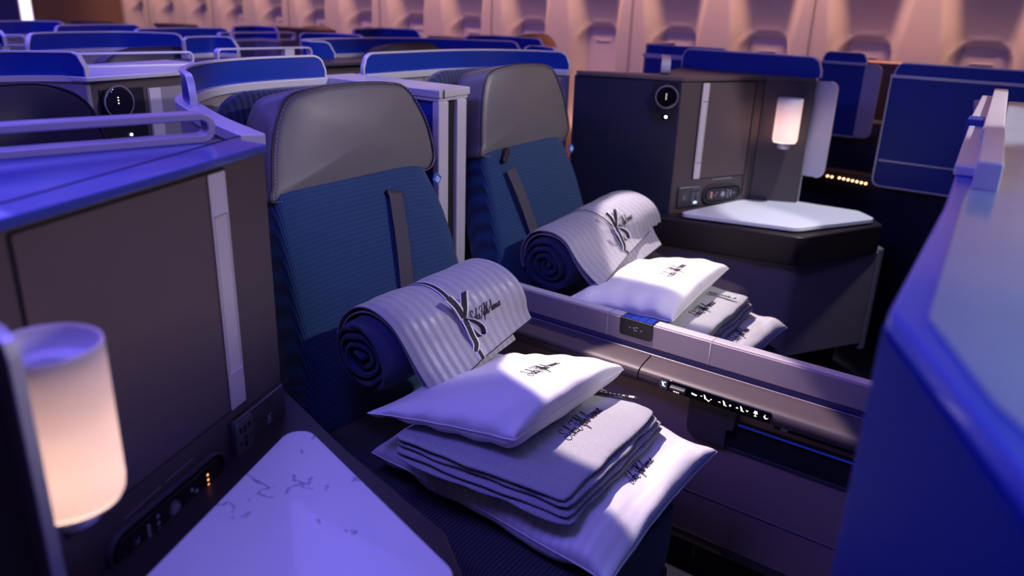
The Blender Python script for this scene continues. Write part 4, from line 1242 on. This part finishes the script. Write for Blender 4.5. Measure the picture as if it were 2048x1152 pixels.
# ------------------------------------------------------------------ foreground console at the right edge
t = thing('front_console', 'large blurred blue console top filling the right edge of the photo', 'cabinet')
fg = [(-.315, 2.85), (-.24, 2.28), (-.135, 1.17), (-.103, .69), (.014, .465), (.19, .12), (1.3, .12), (1.3, 2.85)]
body = [(-.31, 2.84), (-.236, 2.27), (-.131, 1.17), (-.106, .69), (.010, .460), (.19, .125), (1.29, .125), (1.29, 2.84)]
M['blue_deep'] = noisy(mat('deep_blue_lacquer', (.001, .016, .17), .6, spec=.15), 200, .05)
prism('cabinet', 'blue_deep', WORLD, rounded(body, [.02, 0, 0, .06, 0, .02, .01, .01], 10), 0, TOPZ-.02, t)
M['blue_rim'] = noisy(mat('blue_rim_lacquer', (.05, .10, .50), .35, coat=.2), 60, .04)
prism('top_rim', 'blue_rim', WORLD, rounded(fg, [.02, 0, 0, .05, 0, .02, .01, .01], 10), TOPZ-.022, TOPZ, t, bevel=.006, seg=3)
ins = [(-.22, 2.83), (-.175, 2.28), (-.118, 1.19), (-.072, .68), (-.010, .545), (.25, .16), (1.27, .16), (1.27, 2.83)]
prism('top_inset', 'blue_reef', WORLD, rounded(ins, [.01, 0, 0, .05, .03, .02, .01, .01], 10), TOPZ, TOPZ+.004, t, bevel=.002)
settle(t)
t = thing('luggage_rail', 'thick pale lilac rail blocks on the blurred foreground console', 'rail')
fr = Fr((0, 0, 0), (1, 0, 0), (0, 1, 0), (0, 0, 1))
prism('rail_end', 'silver', fr, [(-.120, 1.285), (-.086, 1.285), (-.128, 1.72), (-.162, 1.72)], TOPZ+.002, 1.231, t, bevel=.004)
prism('rail_bar', 'silver', fr, [(-.166, 1.725), (-.129, 1.725), (-.225, 2.80), (-.262, 2.80)], TOPZ+.002, 1.227, t, bevel=.004)
prism('rail_lower_bar', 'silver', fr, [(-.160, 1.40), (-.125, 1.40), (-.172, 1.96), (-.215, 1.96)], TOPZ, 1.205, t, bevel=.004)
prism('rail_lower_bar', 'silver', fr, [(-.222, 2.0), (-.176, 2.0), (-.24, 2.75), (-.285, 2.75)], TOPZ, 1.208, t, bevel=.004)
prism('rail_clip', 'blue_flat', fr, [(-.220, 1.955), (-.160, 1.955), (-.166, 2.03), (-.226, 2.03)], TOPZ, 1.218, t, bevel=.003)
settle(t)

# ------------------------------------------------------------------ rows behind
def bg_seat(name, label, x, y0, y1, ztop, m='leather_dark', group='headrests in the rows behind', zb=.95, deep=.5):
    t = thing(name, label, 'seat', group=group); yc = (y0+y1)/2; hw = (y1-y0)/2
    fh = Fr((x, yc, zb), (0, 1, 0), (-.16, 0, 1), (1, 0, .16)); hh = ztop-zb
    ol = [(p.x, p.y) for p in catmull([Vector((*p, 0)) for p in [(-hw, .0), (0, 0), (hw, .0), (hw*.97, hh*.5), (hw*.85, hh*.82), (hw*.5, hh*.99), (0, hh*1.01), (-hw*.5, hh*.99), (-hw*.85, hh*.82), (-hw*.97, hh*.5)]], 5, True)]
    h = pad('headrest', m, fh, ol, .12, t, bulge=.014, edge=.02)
    tube('piping', 'leather_dark', outline_loop(fh, ol, .985, -.006), .003, h, True)
    fb = Fr((x, yc, .98), (0, 1, 0), (-.3, 0, 1), (1, 0, .3))
    pad('backrest', 'fabric' if m != 'leather_brown' else 'leather_brown', fb, rounded([(-hw-.02, -.55), (hw+.02, -.55), (hw, .0), (-hw, .0)], .03), .12, t, bulge=.01, edge=.025)
    prism('seat_cushion', 'fabric_dark', WORLD, rect(x+.02, x+deep, yc-hw+.03, yc+hw-.03, .03), 0, .45, t, bevel=.02)
    settle(t); return t


def bg_screen(label, px, z1=TOPZ, z2=1.25, walls=True, group=None, wm='shell', rr=(.045, .045), z0=0, th=.02):
    t = thing('seat_shell', label, 'seat shell', group=group)
    path = resample(plan_path(px), .04)[0]
    bm = bmesh.new(); add_wall(bm, path, z0, z1-.015, th); from_bm('shell_wall', bm, wm, t)
    bm = bmesh.new(); add_sweep(bm, [Vector((p.x, p.y, z1-.008)) for p in path], [side_n(path, i) for i in range(len(path))], th+.012, .016)
    from_bm('trim_rail', bm, 'silver', t)
    screen(t, px, z1, z2, rr[0], rr[1], step=.02)
    settle(t); return t


def Z(px, py, z=1.25): p = at_z(px, py, z); return (p.x, p.y)


G1 = 'seats in the rows behind'
# row directly behind, aisle side seats with consoles at the centre
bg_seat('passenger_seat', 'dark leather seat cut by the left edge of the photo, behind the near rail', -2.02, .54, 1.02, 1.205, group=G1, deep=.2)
bg_screen('blue screened shell behind the dark headrest at the left edge', [(-2.47, .60), (-2.46, .80), (-2.43, .98), (-2.36, 1.085), (-2.30, 1.115)], group='shells in the rows behind')
con = thing('console_cabinet', 'black fronted console behind the near rail with round speaker and pale strip', 'cabinet')
poly = [(-2.30, 1.12), (-2.345, 1.45), (-2.60, 1.62), (-2.72, 1.60), (-2.62, 1.12), (-2.44, 1.06)]
prism('cabinet', 'shell_dark', WORLD, poly, .1, TOPZ-.014, con, bevel=.004)
prism('top_panel', 'silver', WORLD, rounded([(-2.28, 1.10), (-2.33, 1.47), (-2.60, 1.64), (-2.74, 1.62), (-2.64, 1.10), (-2.44, 1.05)], .01), TOPZ-.014, TOPZ, con, bevel=.003)
a = Vector((-2.30, 1.12, 0)); b_ = Vector((-2.345, 1.45, 0)); U = (b_-a).normalized(); N = Vector((U.y, -U.x, 0))
fk = Fr(a, U, (0, 0, 1), N)
dr = prism('door', 'shell', fk, rect(.178, .322, .60, TOPZ-.045), .001, .004, con)
prism('pale_strip', 'strip', fk, rect(.182, .222, .60, TOPZ-.045), .004, .007, dr)
prism('fitting_plate', 'plastic', fk, rect(.02, .165, .95, TOPZ-.04), .001, .003, con)
bm = bmesh.new(); add_prism(bm, fk, circle(.066, 1.112, .046, 36), .003, .028); sp = from_bm('speaker', bm, 'glassy', con, bevel=.008, seg=3)
bm = bmesh.new()
for dz in (-.008, 0, .008): add_prism(bm, fk, circle(.060, 1.118+dz, .0018, 8), .0282, .0292)
from_bm('speaker_lights', bm, 'icon', sp)
bm = bmesh.new(); add_sweep(bm, [fk.p(.066+.046*math.cos(q), 1.112+.046*math.sin(q), .024) for q in [i*math.pi/20 for i in range(40)]], N, .003, .003, True)
from_bm('speaker_rim', bm, 'silver_edge', sp)
bm = bmesh.new(); add_prism(bm, fk, circle(.105, 1.012, .0035, 12), .003, .006); from_bm('spot_lens', bm, 'lens', con)
settle(con)
r0, r1 = Z(152, 134, 1.19), Z(386, 128, 1.19)
rail('luggage_rail', 'slim white rail on the console behind the near rail', r0, r1, TOPZ, 1.232, .006, .018)
# centre console of the same row on the far side
con = thing('console_cabinet', 'dark console behind the curved shell carrying the rail with a pale block', 'cabinet')
prism('cabinet', 'shell_dark', WORLD, [(-2.36, 1.66), (-2.36, 2.28), (-2.62, 2.22), (-2.74, 1.66)], .1, TOPZ-.012, con, bevel=.004)
prism('top_panel', 'plastic_grey', WORLD, rounded([(-2.34, 1.65), (-2.32, 2.26), (-2.40, 2.30), (-2.64, 2.24), (-2.76, 1.65)], .02), TOPZ-.012, TOPZ, con, bevel=.004)
c = Vector((-2.33, 2.20, 1.13)); fk2 = Fr((-2.35, 2.20, 0), (0, 1, 0), (0, 0, 1), (1, 0, 0))
bm = bmesh.new(); add_prism(bm, fk2, circle(.05, 1.13, .03, 24), -.005, .02); from_bm('speaker', bm, 'glassy', con, bevel=.005)
settle(con)
r0, r1 = Z(434, 124, 1.19), Z(620, 118, 1.19)
rail('luggage_rail', 'white rail with a pale block on the console behind the curved shell', r0, r1, TOPZ, 1.236, .006, .03, post=(.27, .31))
bg_screen('wide blue screened shell in the second row, behind the purple partition', [(-2.52, 2.215), (-2.58, 2.14), (-2.64, 2.16), (-2.70, 2.25), (-2.72, 2.45), (-2.68, 2.70), (-2.55, 2.90), (-2.30, 3.07), (-2.24, 3.10)], group='shells in the rows behind')
bg_seat('passenger_seat', 'violet lit headrest peeking over the shell behind the farther seat', -2.42, 2.36, 2.86, 1.245, group=G1)
# third row
bg_screen('blue screen with two rounded ends, in the third row at the left', [Z(50, 68), Z(120, 65), Z(250, 64), Z(368, 68)], group='shells in the rows behind')
bg_seat('passenger_seat', 'dark headrest dome in front of the left third row screen', -2.98, 1.50, 1.98, 1.214, group=G1, deep=.2)
bg_screen('short blue screen to the right of the left third row screen', [Z(366, 75), Z(420, 73), Z(474, 75)], group='shells in the rows behind', rr=(.01, .045))
bg_screen('blue screen running behind the short third row screen', [Z(270, 58), Z(360, 56), Z(460, 57)], group='shells in the rows behind', rr=(.01, .045))
bg_screen('narrow blue screen above the left third row screen', [Z(105, 51), Z(200, 49.5), Z(284, 50)], group='shells in the rows behind')
bg_screen('farthest blue screen at the left edge of the photo', [Z(-20, 43), Z(60, 42), Z(132, 44)], group='shells in the rows behind')
bg_screen('blue screen at the left edge between farthest and third rows', [Z(-30, 62), Z(-12, 60), Z(6, 61)], group='shells in the rows behind', rr=(.01, .04))
bg_screen('small blue screen left of the tan headrests', [Z(465, 53), Z(510, 52), Z(556, 55)], group='shells in the rows behind', rr=(.01, .04))
bg_screen('blue screen behind the second row shell, left of the tan headrest', [Z(600, 66), Z(660, 67), Z(729, 71)], group='shells in the rows behind', rr=(.01, .04))
bg_screen('blue screen just below the second pair of windows with a tan headrest in front', [Z(706, 58), Z(760, 56), Z(840, 60)], group='shells in the rows behind', rr=(.01, .04))
bg_screen('blue screen right of centre below the windows, beside the tan headrest', [Z(925, 71), Z(1000, 72), Z(1087, 79)], group='shells in the rows behind')
bg_screen('violet lit end screen just right of the tan headrest', [Z(1050, 92), Z(1085, 93), Z(1115, 98)], group='shells in the rows behind', rr=(.01, .04))
r0, r1 = Z(438, 79, 1.20), Z(588, 77, 1.20)
rail('luggage_rail', 'thin violet rail in the third row above the white block rail', r0, r1, 1.19, 1.235, .007, .03)
r0, r1 = Z(-40, 86, 1.20), Z(52, 87, 1.20)
rail('luggage_rail', 'thin white rail at the left edge beside the third row screen', r0, r1, 1.19, 1.235, .007, .02)
for lab, pxa, pxb, pyt, Y in (('tan headrest in the row by the windows, leftmost', 600, 676, 53, 3.95), ('tan headrest by the windows, middle of three', 762, 843, 58, 3.9), ('tan headrest by the windows, beside the right centre screen', 1052, 1122, 68, 3.9)):
    p = at_y((pxa+pxb)/2, pyt, Y); hw = .23
    bg_seat('passenger_seat', lab, p.x, Y-hw, Y+hw, p.z, 'leather_brown', 'tan window seats', deep=.25)
# tan side consoles far along the windows
for lab, a, b_ in (('brown console top far left under the window wall', (120, 42), (242, 42)), ('brown console top between the far blue screens', (290, 46), (412, 50)), ('dark brown console top below the first windows', (560, 52), (640, 60)), ('brown console top between tan headrests', (848, 72), (960, 76)), ('brown console top left of the far console screen', (1440, 108), (1500, 112)), ('tan console top behind the tall blue panels', (1762, 122), (1810, 128))):
    A_ = at_z(*a, 1.21); B_ = at_z(*b_, 1.21)
    t = thing('side_console', lab, 'cabinet', group='window side consoles')
    x0, x1 = min(A_.x, B_.x), max(A_.x, B_.x)
    if x1-x0 < .25: x0 -= .15; x1 += .15
    y = (A_.y+B_.y)/2
    prism('cabinet', 'bulk', WORLD, rect(x0, x1, y-.06, y+.06, .02), 0, 1.19, t, bevel=.005)
    prism('top_panel', 'leather_brown', WORLD, rect(x0-.01, x1+.01, y-.07, y+.07, .02), 1.19, 1.21, t, bevel=.004)
    settle(t)


# window side suites at the right
def side_suite(label, x0, x1, y, z0, z1, zt, plate=None, curve=True, ledge=True, lower=None):
    t = thing('window_suite_shell', label, 'seat shell', group=None)
    fr = Fr((0, y, 0), (1, 0, 0), (0, 0, 1), (0, -1, 0))
    prism('panel', 'blue_flat', fr, rounded([(x0, z0), (x1, z0), (x1, z1), (x0, z1)], [.03, .0, 0, 0]), -.012, .004, t)
    bm = bmesh.new(); add_sweep(bm, [fr.p(u, v, .004) for u, v in [(x0, z1)]+[(p.x, p.y) for p in rounded([(x0, z1), (x0, z0), (x1, z0)], [0, .03, 0])]][1:] if z0 > .5 else [fr.p(x0, z0), fr.p(x0, z1)], Vector((0, 1, 0)), .012, .006)
    from_bm('panel_edge', bm, 'silver', t)
    prism('ledge', 'silver', fr, rect(x0-.004, x1, z1, z1+.012), -.02, .012, t, bevel=.002)
    screen(t, [(x0+.008, y+.004), ((x0+x1)/2, y+.004), (x1, y+.004)], z1+.012, zt, .03, .03 if plate is None else .03)
    if lower: prism('lower_ledge', 'silver', fr, rect(x0+.01, x1, lower, lower+.006), .004, .010, t)
    if plate:
        u0, u1, v0, v1 = plate
        pl_ = prism('sliding_plate', 'plate_violet', fr, rounded([(u0, v0), (u1, v0), (u1, v1), (u0, v1)], [0, .03, .03, 0]), -.004, .008, t)
    settle(t); return t


side_suite('tall blue window suite panel with pale edge, at the right behind the foreground console', -.688, .9, 3.5, .755, 1.190, 1.247, lower=.858)
t2 = thing('low_cabinet', 'dark lower cabinet under the tall blue window suite panel', 'cabinet')
box('base_block', 'navy_face', (-.70, 3.56, 0), (.9, 3.66, .86), t2); settle(t2)
side_suite('blue panel with sliding plate, right of the far console', -1.085, -.885, 3.9, .885, 1.205, 1.257, plate=(-.885, -.812, .885, 1.213))
t2 = thing('low_cabinet', 'dark lower cabinet beneath the blue panel with sliding plate', 'cabinet')
box('base_block', 'navy_face', (-1.3, 3.96, 0), (-.75, 4.1, .95), t2); settle(t2)
shell('window_suite_shell', 'curved blue window suite shell just left of the far console screen', [(-1.93, 4.1), (-1.92, 3.8), (-1.885, 3.71), (-1.80, 3.70), (-1.46, 3.70)], [(-1.93, 4.1), (-1.92, 3.8), (-1.885, 3.71), (-1.80, 3.70), (-1.46, 3.70)], wallm='blue_flat', z1=1.205, z2=1.248, th=.02, rr=(.0, .03))
# row of tiny amber lights on the far aisle side
for i in range(9):
    p = at_y(1655+i*8.8+(6 if i > 1 else 0), 352+i*1.9, 3.6)
    o = prism('aisle_light', 'amber', Fr(p, (1, 0, 0), (0, 0, 1), (0, -1, 0)), circle(0, 0, .0045, 10), -.004, .004)
    tag(o, 'tiny amber light in the dark row below the sliding plate panel', 'light', 'row of tiny amber lights')
t2 = thing('seat_control_shelf', 'dark shelf carrying the row of tiny amber lights', 'shelf')
box('shelf_face', 'plastic', (-1.0, 3.604, .66), (-.60, 3.63, .775), t2); box('shelf_top', 'leather_brown', (-1.0, 3.59, .768), (-.60, 3.64, .775), t2); settle(t2)
